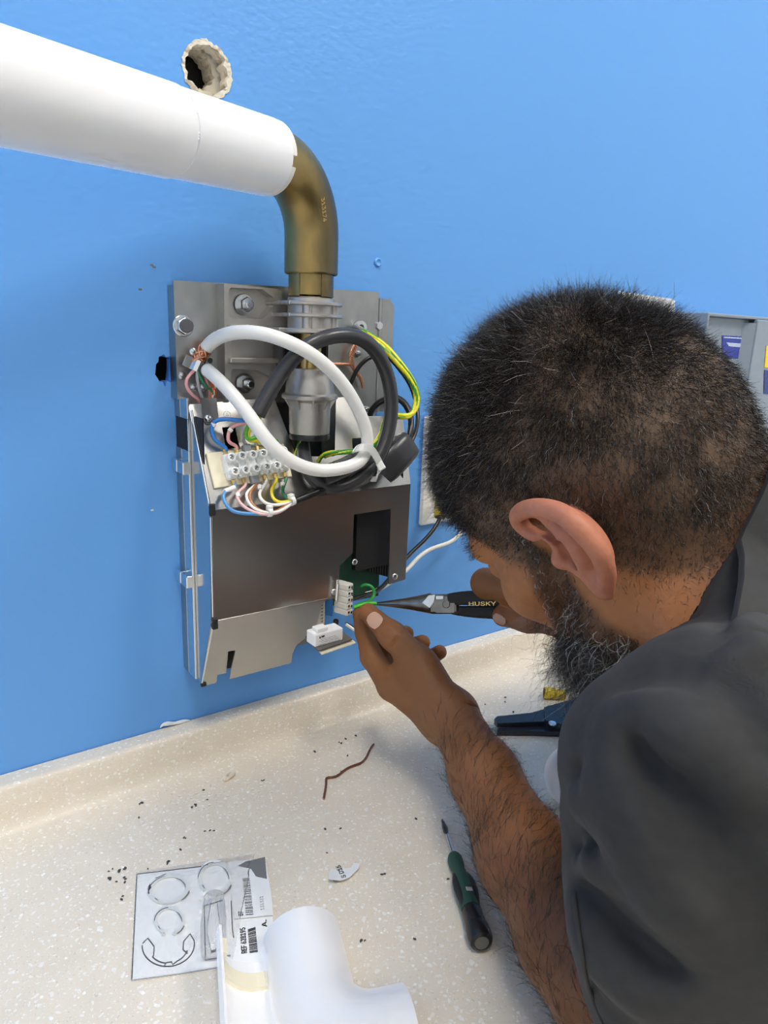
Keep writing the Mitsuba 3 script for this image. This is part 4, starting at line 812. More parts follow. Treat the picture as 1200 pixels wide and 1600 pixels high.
# ------------------------------------------------------------------ the person: one body from a distance field
def nrm_(v): return np.sqrt(np.einsum('ij,ij->i', v, v))
def smin(a, b, k):
    h = np.maximum(k-np.abs(a-b), 0)/k; return np.minimum(a, b)-h*h*k*.25
class Field:
    def __init__(s): s.p = []
    def add(s, fn, c, r, k=.008, op='u'): s.p.append((fn, np.asarray(c, float), r, k, op)); return s
    def cone(s, a, b, ra, rb, k=.008, op='u'):
        a, b = np.asarray(a, float), np.asarray(b, float); ab = b-a; L2 = ab@ab
        def fn(q):
            t = np.clip(((q-a)@ab)/L2, 0, 1); return nrm_(q-a-t[:, None]*ab)-(ra+(rb-ra)*t)
        return s.add(fn, (a+b)/2, np.sqrt(L2)/2+max(ra, rb), k, op)
    def chain(s, P, R, k=.008, op='u'):
        for i in range(len(P)-1): s.cone(P[i], P[i+1], R[i], R[i+1], k, op)
        return s
    def ell(s, c, r, M=np.eye(3), k=.015, op='u'):
        """ellipsoid; columns of M are its axes"""
        c, r = np.asarray(c, float), np.asarray(r, float)
        def fn(q):
            l = (q-c)@M; k0 = nrm_(l/r); k1 = nrm_(l/r**2)
            return k0*(k0-1)/np.maximum(k1, 1e-9)
        return s.add(fn, c, r.max(), k, op)
    def __call__(s, q, band=.03):
        q = np.asarray(q, float); out = np.empty(len(q))
        for i in range(0, len(q), 4000):
            c = q[i:i+4000]; lo, hi = c.min(0), c.max(0); d = np.full(len(c), .25)
            for fn, ce, r, k, op in s.p:
                R = r+k+band; g = np.maximum(np.maximum(lo-ce, ce-hi), 0)
                if g@g > R*R: continue
                e = c-ce; m = np.einsum('ij,ij->i', e, e) < R*R
                if not m.any(): continue
                v = fn(c[m])
                d[m] = smin(d[m], v, k) if op == 'u' else -smin(-d[m], v, k) if op == 's' else np.maximum(d[m], -v)
            out[i:i+4000] = d
        return out
    def trace(s, px, py, t0=.15, t1=1.2):
        """where the view through a photo pixel first meets the surface"""
        r = unit(ray(px, py)); t = t0
        for _ in range(80):
            d = s((CAM+r*t)[None], .3)[0]; t += max(d*.7, 0)
            if d < 2e-4 or t > t1: break
        return CAM+r*t
def polygonise(f, lo, hi, h, smooth=2):
    lo = np.asarray(lo, float)
    B = 16*h; n = np.ceil((np.asarray(hi)-lo)/B).astype(int)
    g = np.stack(np.meshgrid(*[np.arange(k) for k in n], indexing='ij'), -1).reshape(-1, 3)
    g = g[np.abs(f(lo+(g+.5)*B, B*2)) < B*1.5]
    sub = np.stack(np.meshgrid(*[np.arange(4)]*3, indexing='ij'), -1).reshape(-1, 3)
    b = (g[:, None]*4+sub[None]).reshape(-1, 3)
    b = b[np.abs(f(lo+(b+.5)*4*h, B)) < 4*h*1.5]
    c5 = np.stack(np.meshgrid(*[np.arange(5)]*3, indexing='ij'), -1).reshape(-1, 3)
    val = []
    for i in range(0, len(b), 6000):
        q = (b[i:i+6000, None]*4+c5[None]).reshape(-1, 3); val.append(f(lo+q*h, .012).reshape(-1, 5, 5, 5))
    val = np.concatenate(val); ins = val < 0
    nb = len(b); key = lambda c: (c[..., 0].astype(np.int64)*100000+c[..., 1])*100000+c[..., 2]
    s8 = sum(ins[:, i:i+4, j:j+4, k:k+4].astype(int) for i in (0, 1) for j in (0, 1) for k in (0, 1))
    act = np.argwhere((s8 > 0) & (s8 < 8)); bi, cc = act[:, 0], act[:, 1:]
    pos, cnt = np.zeros((len(act), 3)), np.zeros(len(act))
    E = [((a), o) for a in range(3) for o in np.ndindex(2, 2)]
    for a, o in E:
        off = np.insert(np.array(o), a, 0); p0 = cc+off; p1 = p0.copy(); p1[:, a] += 1
        v0, v1 = val[bi, p0[:, 0], p0[:, 1], p0[:, 2]], val[bi, p1[:, 0], p1[:, 1], p1[:, 2]]
        m = (v0 < 0) != (v1 < 0); t = v0[m]/(v0[m]-v1[m]); e = off[None]+np.zeros((m.sum(), 3)); e[:, a] += t
        pos[m] += e; cnt[m] += 1
    cell = b[bi]*4+cc; v = lo+(cell+pos/cnt[:, None])*h
    ks = key(cell); order = np.argsort(ks); ks = ks[order]
    F = []
    for a in range(3):
        i0 = ins[:, :4, :4, :4]; sl = [slice(0, 4)]*3; sl[a] = slice(1, 5); i1 = ins[(slice(None), *sl)]
        e = np.argwhere(i0 != i1); ec = b[e[:, 0]]*4+e[:, 1:]; flip = i0[e[:, 0], e[:, 1], e[:, 2], e[:, 3]]
        u, w = (a+1) % 3, (a+2) % 3; q = []
        for du, dw in ((-1, -1), (0, -1), (0, 0), (-1, 0)):
            c = ec.copy(); c[:, u] += du; c[:, w] += dw; q.append(key(c))
        q = np.stack(q, 1); ix = np.minimum(np.searchsorted(ks, q), len(ks)-1); ok = (ks[ix] == q).all(1)
        fq = order[ix][ok]; fl = flip[ok]; fq[~fl] = fq[~fl][:, ::-1]; F.append(fq)
    F = np.vstack(F); F = np.vstack([F[:, [0, 1, 2]], F[:, [0, 2, 3]]])
    m = trimesh.Trimesh(v, F, process=False)
    return relax(m, smooth)
def relax(m, it, a=.5, b=-.52):
    from scipy.sparse import coo_matrix
    F, n = m.faces, len(m.vertices); i = np.r_[F[:, 0], F[:, 1], F[:, 2], F[:, 1], F[:, 2], F[:, 0]]; j = np.r_[F[:, 1], F[:, 2], F[:, 0], F[:, 0], F[:, 1], F[:, 2]]
    A = coo_matrix((np.ones(len(i)), (i, j)), (n, n)).tocsr(); A.data[:] = 1; dg = np.maximum(np.asarray(A.sum(1)).ravel(), 1)
    v = np.array(m.vertices)
    for _ in range(it):
        for s in (a, b): v = v+s*(A@v/dg[:, None]-v)
    return trimesh.Trimesh(v, F, process=False)
def coarsen(m, mask, h):
    """merge the vertices of the hidden region (mask) that share a cell of size h"""
    v = np.array(m.vertices); key = np.floor(v/h).astype(int); lab = np.arange(len(v))
    _, inv = np.unique(key[mask], axis=0, return_inverse=True); inv = inv.ravel()
    lab[mask] = len(v)+inv; u, l2 = np.unique(lab, return_inverse=True); l2 = l2.ravel()
    nv = np.zeros((len(u), 3)); c = np.zeros(len(u)); np.add.at(nv, l2, v); np.add.at(c, l2, 1)
    f = l2[m.faces]; f = f[(f[:, 0] != f[:, 1]) & (f[:, 1] != f[:, 2]) & (f[:, 2] != f[:, 0])]
    return trimesh.Trimesh(nv/c[:, None], f, process=False)

# head frame: f forward (face), L the person's left, u up
HF, HU = unit(V(-.035, .798, -.601)), V(-.378, .546, .748)
HU = unit(HU-HF*(HU@HF)); HL = np.cross(HU, HF); HM = np.stack([HF, HL, HU], 1); HO = V(.3997, -.2877, -.1041)
def H(x, y, z): return HO+HM@V(x, y, z)
body = Field()
body.ell(H(-.004, 0, .047), (.096, .078, .090), HM, .02).ell(H(-.047, 0, .020), (.062, .069, .066), HM, .02).ell(H(.042, 0, .045), (.050, .063, .058), HM, .02)
body.ell(H(.050, 0, -.030), (.042, .056, .066), HM, .02)
for s in (1, -1):
    body.cone(H(.050, s*.050, -.012), H(.070, s*.040, -.022), .020, .018, .02)
    body.cone(H(.0, s*.052, -.035), H(.010, s*.050, -.062), .020, .020, .02).cone(H(.010, s*.050, -.062), H(.078, s*.014, -.098), .020, .017, .02)
    body.cone(H(.088, s*.012, .024), H(.078, s*.044, .020), .011, .010, .012)
    body.ell(H(.098, s*.031, .002), (.012, .016, .011), HM, .008, 's')
    body.ell(H(.082, s*.031, .002), (.0125, .0135, .0125), HM, .004)
    body.ell(H(.098, s*.013, -.037), (.010, .008, .008), HM, .006)
body.ell(H(.080, 0, -.095), (.022, .024, .020), HM, .015).ell(H(.076, 0, -.060), (.0165, .031, .026), HM, .014)
body.cone(H(.092, 0, .012), H(.107, 0, -.032), .007, .010, .010)
body.ell(H(.0910, 0, -.056), (.007, .020, .0045), HM, .004).ell(H(.0900, 0, -.067), (.007, .018, .0055), HM, .004)
# ears: a plate in a tilted plane with rim, fold, lobe, hollow and tragus
ear_from = len(body.p)
def ear(s):
    n = unit(HL*s*math.cos(.45)+HF*math.sin(.45)); o = H(.004, s*.081, 0)
    ex = unit(-HF-n*(-HF@n)); ey = np.cross(n, ex)
    if ey@HU < 0: ey = -ey
    return o, n, ex, ey
o, n, ex, ey = ear(1)
def ep(x, y, o=o, n=n, ex=ex, ey=ey): p = at_plane(x, y, o, n); return np.array([(p-o)@ex, (p-o)@ey])
rim2 = [ep(*q) for q in ((840, 836), (822, 826), (812, 812), (814, 800), (826, 792), (846, 789), (868, 792), (888, 800), (908, 815), (924, 834), (938, 853), (947, 874), (950, 893), (949, 908))]
out2 = [ep(*q) for q in ((838, 840), (816, 826), (808, 806), (818, 790), (842, 785), (872, 789), (898, 803), (920, 822), (937, 846), (950, 870), (955, 893), (955, 915), (946, 928), (932, 926), (918, 912), (906, 896), (893, 888), (880, 868), (862, 846))]
fold2 = [ep(*q) for q in ((872, 818), (890, 830), (906, 847), (915, 866), (919, 884))]
conc2, lobe2, trag2, hol2, can2 = ep(890, 862), ep(938, 912), ep(879, 872), ep(846, 826), ep(899, 866)
def seg_d(q, P):
    d = np.full(len(q), 9.); ins = np.zeros(len(q), bool)
    for a, b in zip(P, np.roll(P, -1, 0)):
        ab = b-a; t = np.clip(((q-a)@ab)/(ab@ab), 0, 1); d = np.minimum(d, nrm_(q-a-t[:, None]*ab))
        c = (a[1] > q[:, 1]) != (b[1] > q[:, 1]); x = (b[0]-a[0])*(q[:, 1]-a[1])/np.where(b[1] == a[1], 1e-9, b[1]-a[1])+a[0]; ins ^= c & (q[:, 0] < x)
    return np.where(ins, -d, d)
for s in (1, -1):
    o, n, ex, ey = ear(s)
    def P3(c, h=0., o=o, n=n, ex=ex, ey=ey): return o+ex*c[0]+ey*c[1]+n*h
    def plate(q, o=o, n=n, ex=ex, ey=ey):
        l = q-o; return np.maximum(seg_d(np.stack([l@ex, l@ey], 1), np.array(out2))+.001, np.abs(l@n+.001)-.0022)
    body.add(plate, P3(conc2), .042, .004)
    body.ell(P3(conc2, -.009), (.020, .024, .012), np.stack([ex, ey, n], 1), .008)
    Rr = np.interp(np.arange(len(rim2)), [0, 3, 8, 13], [.0030, .0042, .0048, .0042]); Hh = np.interp(np.arange(len(rim2)), [0, 3, 8, 13], [.0005, .0020, .0035, .001])
    rs_ = spline(np.array([[*c, h, r] for c, h, r in zip(rim2, Hh, Rr)]), 40); body.chain([P3(q[:2], q[2]) for q in rs_], rs_[:, 3], .003)
    body.chain([P3(c, .002) for c in fold2], [.0035, .0042, .0046, .0044, .004], .005)
    body.ell(P3(lobe2, .0005), (.0085, .0105, .0048), np.stack([ex, ey, n], 1), .006)
    body.chain([P3(ep(828, 817), -.0005), P3(ep(846, 825), -.0015), P3(ep(869, 839), -.0020)], [.0046, .0066, .0060], .002, 's')
    body.ell(P3(conc2, .0045), (.0095, .0075, .0100), np.stack([ex, ey, n], 1), .003, 's')
    body.chain([P3(ep(889, 852), .001), P3(ep(896, 863), -.001), P3(ep(902, 876), .000)], [.0046, .0068, .0052], .0015, 's').cone(P3(ep(895, 862), .002), P3(ep(897, 864), -.020), .0068, .0045, .0015, 's')
    body.ell(P3(trag2, .0025), (.0050, .0055, .0045), np.stack([ex, ey, n], 1), .004)
ear_to = len(body.p)
# neck and trunk
NB = V(.462, -.390, -.150)
body.cone(H(-.030, 0, -.035), NB, .056, .060, .03).cone(H(.012, 0, -.060), NB+V(-.02, .02, -.035), .042, .052, .03)
for s in (1, -1): body.cone(H(-.02, s*.045, -.03), NB+V(-.02, .01, -.03)+s*V(-.05, -.02, -.01), .016, .018, .025)
SL, SR = at(1160, 1225, d=.315), V(.640, -.330, -.130)
CH = V(.57, -.54, -.235); HIP = V(.74, -.83, -.33)
body.cone(NB, CH, .065, .12, .05).cone(CH, HIP, .13, .14, .08)
body.cone(NB+V(0, 0, -.04), SL, .05, .055, .04).cone(NB+V(0, 0, -.04), SR, .05, .055, .04)
# left arm
J = lambda x, y, d: at(x, y, d=d)
EL = at(1085, 1715, d=.345)
body.chain([SL, (SL+EL)/2, EL], [.056, .050, .041], .02)
fa = [J(706, 1117, .585), J(757, 1212, .528), J(820, 1338, .470), J(901, 1465, .412), J(968, 1548, .376), EL]
fr_ = [.0200, .0236, .0294, .0320, .0330, .038]
body.chain(fa, fr_, .015)
W = fa[0]
body.cone(W+unit(HL)*0, J(697, 1128, .600), .0195, .0200, .012)
MC = [J(612, 1072, .622), J(630, 1080, .636), J(648, 1086, .648), J(664, 1092, .656)]
for q, r in zip(MC, (.0125, .0125, .012, .011)): body.cone(J(702, 1122, .592), q, .0170, r, .012)
body.chain([J(690, 1098, .586), J(655, 1036, .604), J(613, 993, .623), J(575, 957, .637)], [.0175, .0138, .0112, .0084], .007)
body.cone(J(665, 1060, .602), J(628, 1056, .620), .012, .012, .014)
body.chain([MC[0], J(581, 1027, .643), J(570, 988, .655), J(563, 960, .653)], [.0122, .0100, .0086, .0072], .004)
body.chain([MC[1], J(590, 1030, .666), J(606, 1000, .668), J(634, 990, .656)], [.0120, .0098, .0086, .0074], .004)
body.chain([MC[2], J(618, 1042, .688), J(634, 1012, .690), J(660, 1004, .674)], [.0115, .0094, .0084, .0074], .004)
body.chain([MC[3], J(652, 1058, .694), J(668, 1030, .690), J(687, 1019, .672)], [.0108, .0086, .0078, .0068], .004)
for q in ((602, 987), (609, 994), (616, 1001)):                       # creases over the thumb joint
    body.cone(J(q[0]-8, q[1]+12, .6095), J(q[0]+6, q[1]-6, .6085), .0010, .0010, .002, 's')
for q0, q1, dd in (((728, 1099), (748, 1108), .567), ((722, 1112), (745, 1119), .562)):
    body.cone(J(*q0, dd), J(*q1, dd+.012), .0012, .0012, .003, 's')
# right arm and hand round the pliers
ER = V(.70, -.36, -.345); WR = J(975, 975, .600)
body.chain([SR, ER], [.055, .043], .02).chain([ER, WR], [.040, .024], .02)
RM = [J(885, 905, .600), J(890, 930, .590), J(898, 955, .585), J(905, 978, .584)]
for q in RM: body.cone(WR, q, .020, .0135, .014)
body.chain([RM[0], J(822, 928, .592), J(759, 911, .612), J(767, 930, .632)], [.0135, .0128, .0122, .0098], .005)
body.chain([RM[1], J(850, 930, .580), J(838, 945, .620), J(862, 955, .635)], [.0130, .0110, .0100, .0085], .004)
body.chain([RM[2], J(872, 965, .575), J(862, 975, .622), J(882, 972, .635)], [.0125, .0108, .0095, .0080], .004)
body.chain([RM[3], J(892, 985, .572), J(885, 990, .615), J(900, 985, .625)], [.0118, .0098, .0088, .0075], .004)
body.chain([J(925, 960, .590), J(878, 966, .594), J(826, 965, .600), J(786, 962, .606)], [.0170, .0135, .0118, .0092], .007)
hB = .00145
skinmesh = polygonise(body, (.05, -.95, -.60), (.95, -.02, .10), hB, 3)
sv = np.array(skinmesh.vertices)
hidden = ((sv-(NB+V(.04, -.03, -.03)))@unit(V(.6, -.6, -.5)) > .02) | (((sv-SL)@unit(EL-SL) > -.02) & ((sv-SL)@unit(EL-SL) < .14) & (np.linalg.norm(sv-SL, axis=1) < .16) & (sv[:, 2] > -.33))
hidden &= (np.linalg.norm(sv-WR, axis=1) > .2)
skinmesh = coarsen(skinmesh, hidden, .008)
sv = np.array(skinmesh.vertices); hl = (sv-HO)@HM                       # head coordinates
nrm = np.array(skinmesh.vertex_normals)
near_head = np.linalg.norm(sv-HO, axis=1) < .24
bald = Field(); bald.p = body.p[:ear_from]+body.p[ear_to:]
earmask = near_head & (np.abs(hl[:, 1]) > .055) & (np.abs(hl[:, 0]) < .06) & (np.abs(hl[:, 2]) < .06)
earmask[earmask] = bald(sv[earmask], .05) > .0012
def sst(a, b, x): t = np.clip((x-a)/(b-a), 0, 1); return t*t*(3-2*t)
hx, hy, hz = hl.T
# hair line in side view (x forward, z up)
back = np.interp(hx, [-.12, -.06, -.035, -.012, .0, .012, .02, .032, .05, .062, .075, .095], [-.060, -.056, -.040, -.012, .030, .028, -.01, -.005, .010, .032, .052, .060])
hairk = sst(-.006, .008, hz-back)*(np.linalg.norm(sv-H(-.012, 0, .035), axis=1) < .140)*(hx > -.135)*(~earmask)*sst(.108, .100, hx)
front = np.interp(hz, [-.13, -.075, -.055, -.03, 0, .03], [.10, .095, .068, .046, .034, .030])
rear = np.interp(hz, [-.14, -.10, -.085, -.05, -.02, .03], [-.010, -.014, -.010, .004, .012, .016])
moust = (hx > .092) & (hz < -.044) & (hz > -.060) & (np.abs(hy) < .032)
beardk = sst(-.006, .006, hx-rear)*sst(.004, -.004, hx-front)*sst(.030, .015, hz)*(np.abs(hy) > .02)
beardk = np.maximum(beardk, ((hz < -.078) & (hx > .045)).astype(float)); beardk = np.maximum(beardk, moust)*(np.linalg.norm(sv-HO, axis=1) < .165)*(hx < .13)*(~earmask)
nz1 = meshkit.fbm(sv*55, 3); nz2 = meshkit.fbm(sv*300+5, 2)
base = V(.170, .066, .026)*(.86+.28*nz1)[:, None]  # arm skin set darker, taking in the shade cast by the body
headskin = sst(.26, .16, np.linalg.norm(sv-HO, axis=1))[:, None]
base = base*(1-headskin)+V(.355, .148, .060)*(.9+.2*nz1)[:, None]*headskin
base = np.where(earmask[:, None], V(.46, .175, .105)*(.9+.2*nz1)[:, None], base)
hand = sst(.16, .08, np.linalg.norm(sv-J(630, 1040, .63), axis=1))[:, None]
base = base*(1-hand)+V(.215, .092, .036)*(.88+.24*nz1)[:, None]*hand
tip = np.zeros(len(sv))
for q in (J(575, 957, .637), J(687, 1019, .672), J(660, 1004, .674), J(786, 962, .606), J(613, 993, .62)): tip = np.maximum(tip, sst(.022, .008, np.linalg.norm(sv-q, axis=1)))
base = base*(1+tip[:, None]*V(.10, .03, .01))
thin = sst(.42, .62, meshkit.fbm(sv*38+3, 3))[:, None]*.45
scalp = V(.070, .045, .030)*(1-thin)+V(.185, .118, .076)*thin
fade = sst(-.02, .035, hz-back)
hk = (hairk*(.55+.45*fade)*.95)[:, None]
base = base*(1-hk)+scalp*hk
bk = (beardk*.75)[:, None]; base = base*(1-bk)+V(.055, .036, .026)*bk
lips = ((hx > .0890) & (hz < -.050) & (hz > -.073) & (np.abs(hy) < .022) & near_head)[:, None]; base = np.where(lips, V(.30, .15, .10), base)
eyes = ((np.abs(np.abs(hy)-.031) < .009) & (np.abs(hz-.0) < .0025) & (hx > .088) & near_head)[:, None]; base = np.where(eyes, V(.05, .03, .025), base)
PER = thing('person', 'bearded man in charcoal t-shirt bending over the control box with pliers', 'person')
mat('skin', bump(pr(VC, .5, specular=.32), lambda p, n, uv: FB(p.x*700, p.y*700, p.z*700, 2), .00022))
put(PER+'__body', skinmesh, 'skin', np.clip(base*(.92+.16*nz2)[:, None], 0, 1), True)
# nails
def nail(px, py, d, tpx, tpy, td, w, l, nrm_):
    c = J(px, py, d); y = unit(J(tpx, tpy, td)-c); z = unit(nrm_-y*(nrm_@y)); x = np.cross(y, z)
    u, v = np.meshgrid(np.linspace(-1, 1, 13), np.linspace(-1, 1, 13)); r = np.maximum(np.abs(u), np.abs(v)); rr = np.sqrt(u*u+v*v); k = np.where(rr > 0, r/np.maximum(rr, 1e-9), 1)
    k = .55*k+.45; u, v = u*k, v*k
    g = c+u[..., None]*w*x+v[..., None]*l*y+(-(u*u)*w*.38-(v*v)*l*.10)[..., None]*z
    i, j = np.meshgrid(np.arange(12), np.arange(12)); b = i*13+j; f = np.stack([b, b+1, b+14, b+13], -1).reshape(-1, 4)
    top = g.reshape(-1, 3); return trimesh.Trimesh(np.vstack([top, top-z*.0012]), np.vstack([f[:, [0, 1, 2]], f[:, [0, 2, 3]], f[:, [0, 2, 1]]+169, f[:, [0, 3, 2]]+169]), process=False)
def traced_nail(px, py, qx, qy, w, l, up_h):
    c = body.trace(px, py); y = unit(body.trace(qx, qy)-c); e = 1e-3
    g = np.array([body((c+V(*(np.eye(3)[i]*e)))[None])[0]-body((c-V(*(np.eye(3)[i]*e)))[None])[0] for i in range(3)]); z = unit(g); y = unit(y-z*(y@z)); x = np.cross(y, z)
    u, v = np.meshgrid(np.linspace(-1, 1, 15), np.linspace(-1, 1, 15)); r = np.maximum(np.abs(u), np.abs(v)); rr = np.sqrt(u*u+v*v); k = np.where(rr > 0, r/np.maximum(rr, 1e-9), 1); k = .75*k+.25; u, v = u*k, v*k
    P = (c+u[..., None]*w*x+v[..., None]*l*y+(up_h-u*u*w*.30-np.maximum(v, 0)**2*l*.14-np.maximum(-v, 0)**2*l*.06)[..., None]*z).reshape(-1, 3)
    i, j = np.meshgrid(np.arange(14), np.arange(14)); b = i*15+j; f = np.stack([b, b+1, b+16, b+15], -1).reshape(-1, 4); n_ = len(P)
    return trimesh.Trimesh(np.vstack([P, P-z*.0010]), np.vstack([f[:, [0, 1, 2]], f[:, [0, 2, 3]], f[:, [0, 2, 1]]+n_, f[:, [0, 3, 2]]+n_]), process=False)
put(PER+'__thumbnail', traced_nail(585, 969, 572, 956, .0068, .0076, .0011), 'color_gloss', (.56, .335, .24), True, label='thumbnail over the green wire')
put(PER+'__thumbnail', traced_nail(780, 968, 772, 962, .0042, .0060, .0011), 'color_gloss', (.50, .30, .22), True, label='thumbnail below the pliers')
# ------------------------------------------------------------------ hair as real strands
mat('hair', pr(VC, .42, specular=.5))
hg = np.random.default_rng(21)
vn = np.array(skinmesh.vertex_normals)
def sample(weight, count):
    """random points on the skin, weight per vertex"""
    f = skinmesh.faces; tri = sv[f]; w = weight[f].mean(1)*np.linalg.norm(np.cross(tri[:, 1]-tri[:, 0], tri[:, 2]-tri[:, 0]), axis=1)
    i = hg.choice(len(f), count, p=w/w.sum()); a = hg.random((count, 2)); m = a.sum(1) > 1; a[m] = 1-a[m]; c = np.stack([1-a.sum(1), a[:, 0], a[:, 1]], 1)
    p = np.einsum('nk,nkd->nd', c, sv[f[i]]); n = np.einsum('nk,nkd->nd', c, vn[f[i]]); n /= np.linalg.norm(n, axis=1, keepdims=True)
    return p, n
def nrows(v): return v/np.maximum(np.linalg.norm(v, axis=1, keepdims=True), 1e-9)
def strands(p, d, length, width, col, segs=3, bend=None, curl=0., turns=1.):
    """tapered ribbons from p along d; bend: how far the tip is pulled aside; curl: radius of a helix"""
    n = len(p); t = np.linspace(0, 1, segs+1)
    x = nrows(np.cross(d, hg.normal(size=(n, 3)))); y = np.cross(d, x)
    bend = np.zeros((n, 3)) if bend is None else bend; ph = hg.random(n)*6.28
    P = p[:, None]+d[:, None]*(t[None, :, None]*length[:, None, None])+bend[:, None]*(t**2)[None, :, None]
    if np.any(curl):
        cu = np.broadcast_to(curl, (n,)); a = ph[:, None]+2*np.pi*np.broadcast_to(turns, (n,))[:, None]*t[None]
        P = P+(cu[:, None]*(np.cos(a)-np.cos(ph)[:, None]))[..., None]*x[:, None]+(cu[:, None]*(np.sin(a)-np.sin(ph)[:, None]))[..., None]*y[:, None]
    tg = np.gradient(P, axis=1); side = np.cross(tg, nrows(hg.normal(size=(n, 3)))[:, None]); side /= np.maximum(np.linalg.norm(side, axis=2, keepdims=True), 1e-12)
    w = (width[:, None]*(1-.75*t**2)[None])[..., None]*side
    v = np.stack([P-w, P+w], 2).reshape(-1, 3); k = (segs+1)*2
    b = (np.arange(n)*k)[:, None]+2*np.arange(segs)[None]; b = b.ravel()
    f = np.vstack([np.stack([b, b+1, b+3], 1), np.stack([b, b+3, b+2], 1)])
    return trimesh.Trimesh(v, f, process=False), np.repeat(col, k, axis=0)
def loc(p): return ((p-HO)@HM).T
def shades(n, grey, dark=V(.009, .008, .008), mid=V(.035, .026, .020), light=V(.55, .53, .50)):
    t = hg.random((n, 1)); c = dark*(1-t)+mid*t; g = hg.random(n) < grey; c[g] = light*(.6+.5*hg.random((g.sum(), 1))); return c
# head hair: short at the sides, longer over the crown and brow
top_v = np.clip(sst(.035, .085, hz+.55*np.maximum(hx-.03, 0)), 0, 1)
p, n = sample(hairk*(.35+.65*fade)*(1-.55*thin[:, 0]/.45), 60000)
x, y, z = loc(p); tp_ = sst(.030, .085, z+.75*np.maximum(x-.035, 0)); low_ = sst(.0, .05, z-np.interp(x, [-.12, -.06, -.035, -.012, .0, .03], [-.060, -.056, -.040, -.012, .030, .03]))
whorl = HO+HM@V(-.070, .012, .115); fl = nrows(p-whorl); fl = nrows(fl-n*np.einsum('ij,ij->i', fl, n)[:, None])
down = -HU+HF*.35; dn = nrows(down-n*(n@down)[:, None]); fl = nrows(fl*(.35+.4*tp_)[:, None]+dn*(1-tp_)[:, None])
d = nrows(n*(.42+.45*tp_)[:, None]+fl*.8+hg.normal(size=p.shape)*.28)
L_ = (.003+.0035*low_+.0052*tp_)*(.6+.7*hg.random(len(p)))
hm1, hc1 = strands(p-n*.0005, d, L_, np.full(len(p), .00016), shades(len(p), .016, light=V(.30, .28, .26)), 3, hg.normal(size=p.shape)*(L_*.22)[:, None], curl=.0007, turns=.8)
p, n = sample(hairk*sst(.05, .085, hz+.9*np.maximum(hx-.02, 0)), 16000)
d = nrows(n*.9+HF*.25+hg.normal(size=p.shape)*.40); L_ = .008+.005*hg.random(len(p))
hm2, hc2 = strands(p-n*.0005, d, L_, np.full(len(p), .00013), shades(len(p), .02, mid=V(.016, .014, .013)), 4, hg.normal(size=p.shape)*(L_*.35)[:, None])
hm = cat(hm1, hm2); put(PER+'__hair', hm, 'hair', np.vstack([hc1, hc2]), False, 'short black hair flecked with grey'); labels[numbered(PER+'__hair').replace('_001', '')]['kind'] = 'stuff'
# beard: wiry, curled, with white hairs
p, n = sample(beardk*(1+1.5*((hz < -.06)).astype(float)), 15000)
x, y, z = loc(p); chin = sst(-.045, -.095, z)
d = nrows(n*(.55+.3*chin)[:, None]+(-HU*.65+HF*.10)[None]+hg.normal(size=p.shape)*.30)
L_ = (.006+.018*sst(-.02, -.06, z)+.014*chin)*(.6+.6*hg.random(len(p)))
bm1, bc1 = strands(p-n*.0005, d, L_, np.full(len(p), .00015), shades(len(p), .15, mid=V(.024, .018, .015)), 9, hg.normal(size=p.shape)*(L_*.25)[:, None], curl=L_*(.04+.14*hg.random(len(p))), turns=.6+1.5*hg.random(len(p)))
# fine stubble under the jaw and at the nape
neckw = ((hz < np.interp(hx, [-.12, -.06, -.02, 0, .03], [-.05, -.045, -.02, -.03, -.085])) & (hz > -.135) & (np.linalg.norm(sv-HO, axis=1) < .175) & (hx < .06) & (~earmask)).astype(float)*np.maximum(sst(-.035, .0, hz-back), sst(-.06, -.10, hz)*sst(-.03, .03, hx))
p, n = sample(neckw+1e-9, 5000); d = nrows(n*.5-HU*.6+hg.normal(size=p.shape)*.3)
bm2, bc2 = strands(p, d, .002+.003*hg.random(len(p)), np.full(len(p), .00010), shades(len(p), .04), 2)
kb = put(PER+'__beard', cat(bm1, bm2), 'hair', np.vstack([bc1, bc2]), False, 'curly black beard with white hairs'); labels[kb]['kind'] = 'stuff'
p, n = sample(((np.abs(hz-.024) < .006) & (hx > .07) & (np.abs(hy) > .012) & (np.abs(hy) < .055) & (hx < .12) & (np.linalg.norm(sv-HO, axis=1) < .14)).astype(float), 500); s_ = np.sign(loc(p)[1])
d = nrows(n*.18+HL*s_[:, None]*.8+HU*.15+hg.normal(size=p.shape)*.15)
em, ec = strands(p, d, .005+.003*hg.random(len(p)), np.full(len(p), .00013), shades(len(p), .05), 3); put(PER+'__eyebrows', em, 'hair', ec, False, 'dark eyebrows')
# hair on the forearms
armw = np.zeros(len(sv)); F1, F2 = fa[0], fa[4]; ax1 = unit(F2-F1); s_ = (sv-F1)@ax1; LA = np.linalg.norm(F2-F1)
dist = nrm_(sv-F1-s_[:, None]*ax1); armw = ((s_ > .004) & (s_ < LA+.03) & (dist < .07) & (np.linalg.norm(sv-SL, axis=1) > .11) & (np.linalg.norm(sv-HO, axis=1) > .17)).astype(float)*sst(.0, .06, s_)*(.35+meshkit.noise(sv*60, 4))
ax2 = unit(ER-WR); s2_ = (sv-WR)@ax2; d2_ = nrm_(sv-WR-s2_[:, None]*ax2); armw += .35*((s2_ > .03) & (s2_ < np.linalg.norm(ER-WR)) & (d2_ < .06) & (np.linalg.norm(sv-HO, axis=1) > .17))
p, n = sample(armw, 12000)
d = nrows(n*.22-ax1*.55+nrows(np.cross(n, ax1))*.75+hg.normal(size=p.shape)*.32); L_ = .007+.010*hg.random(len(p))
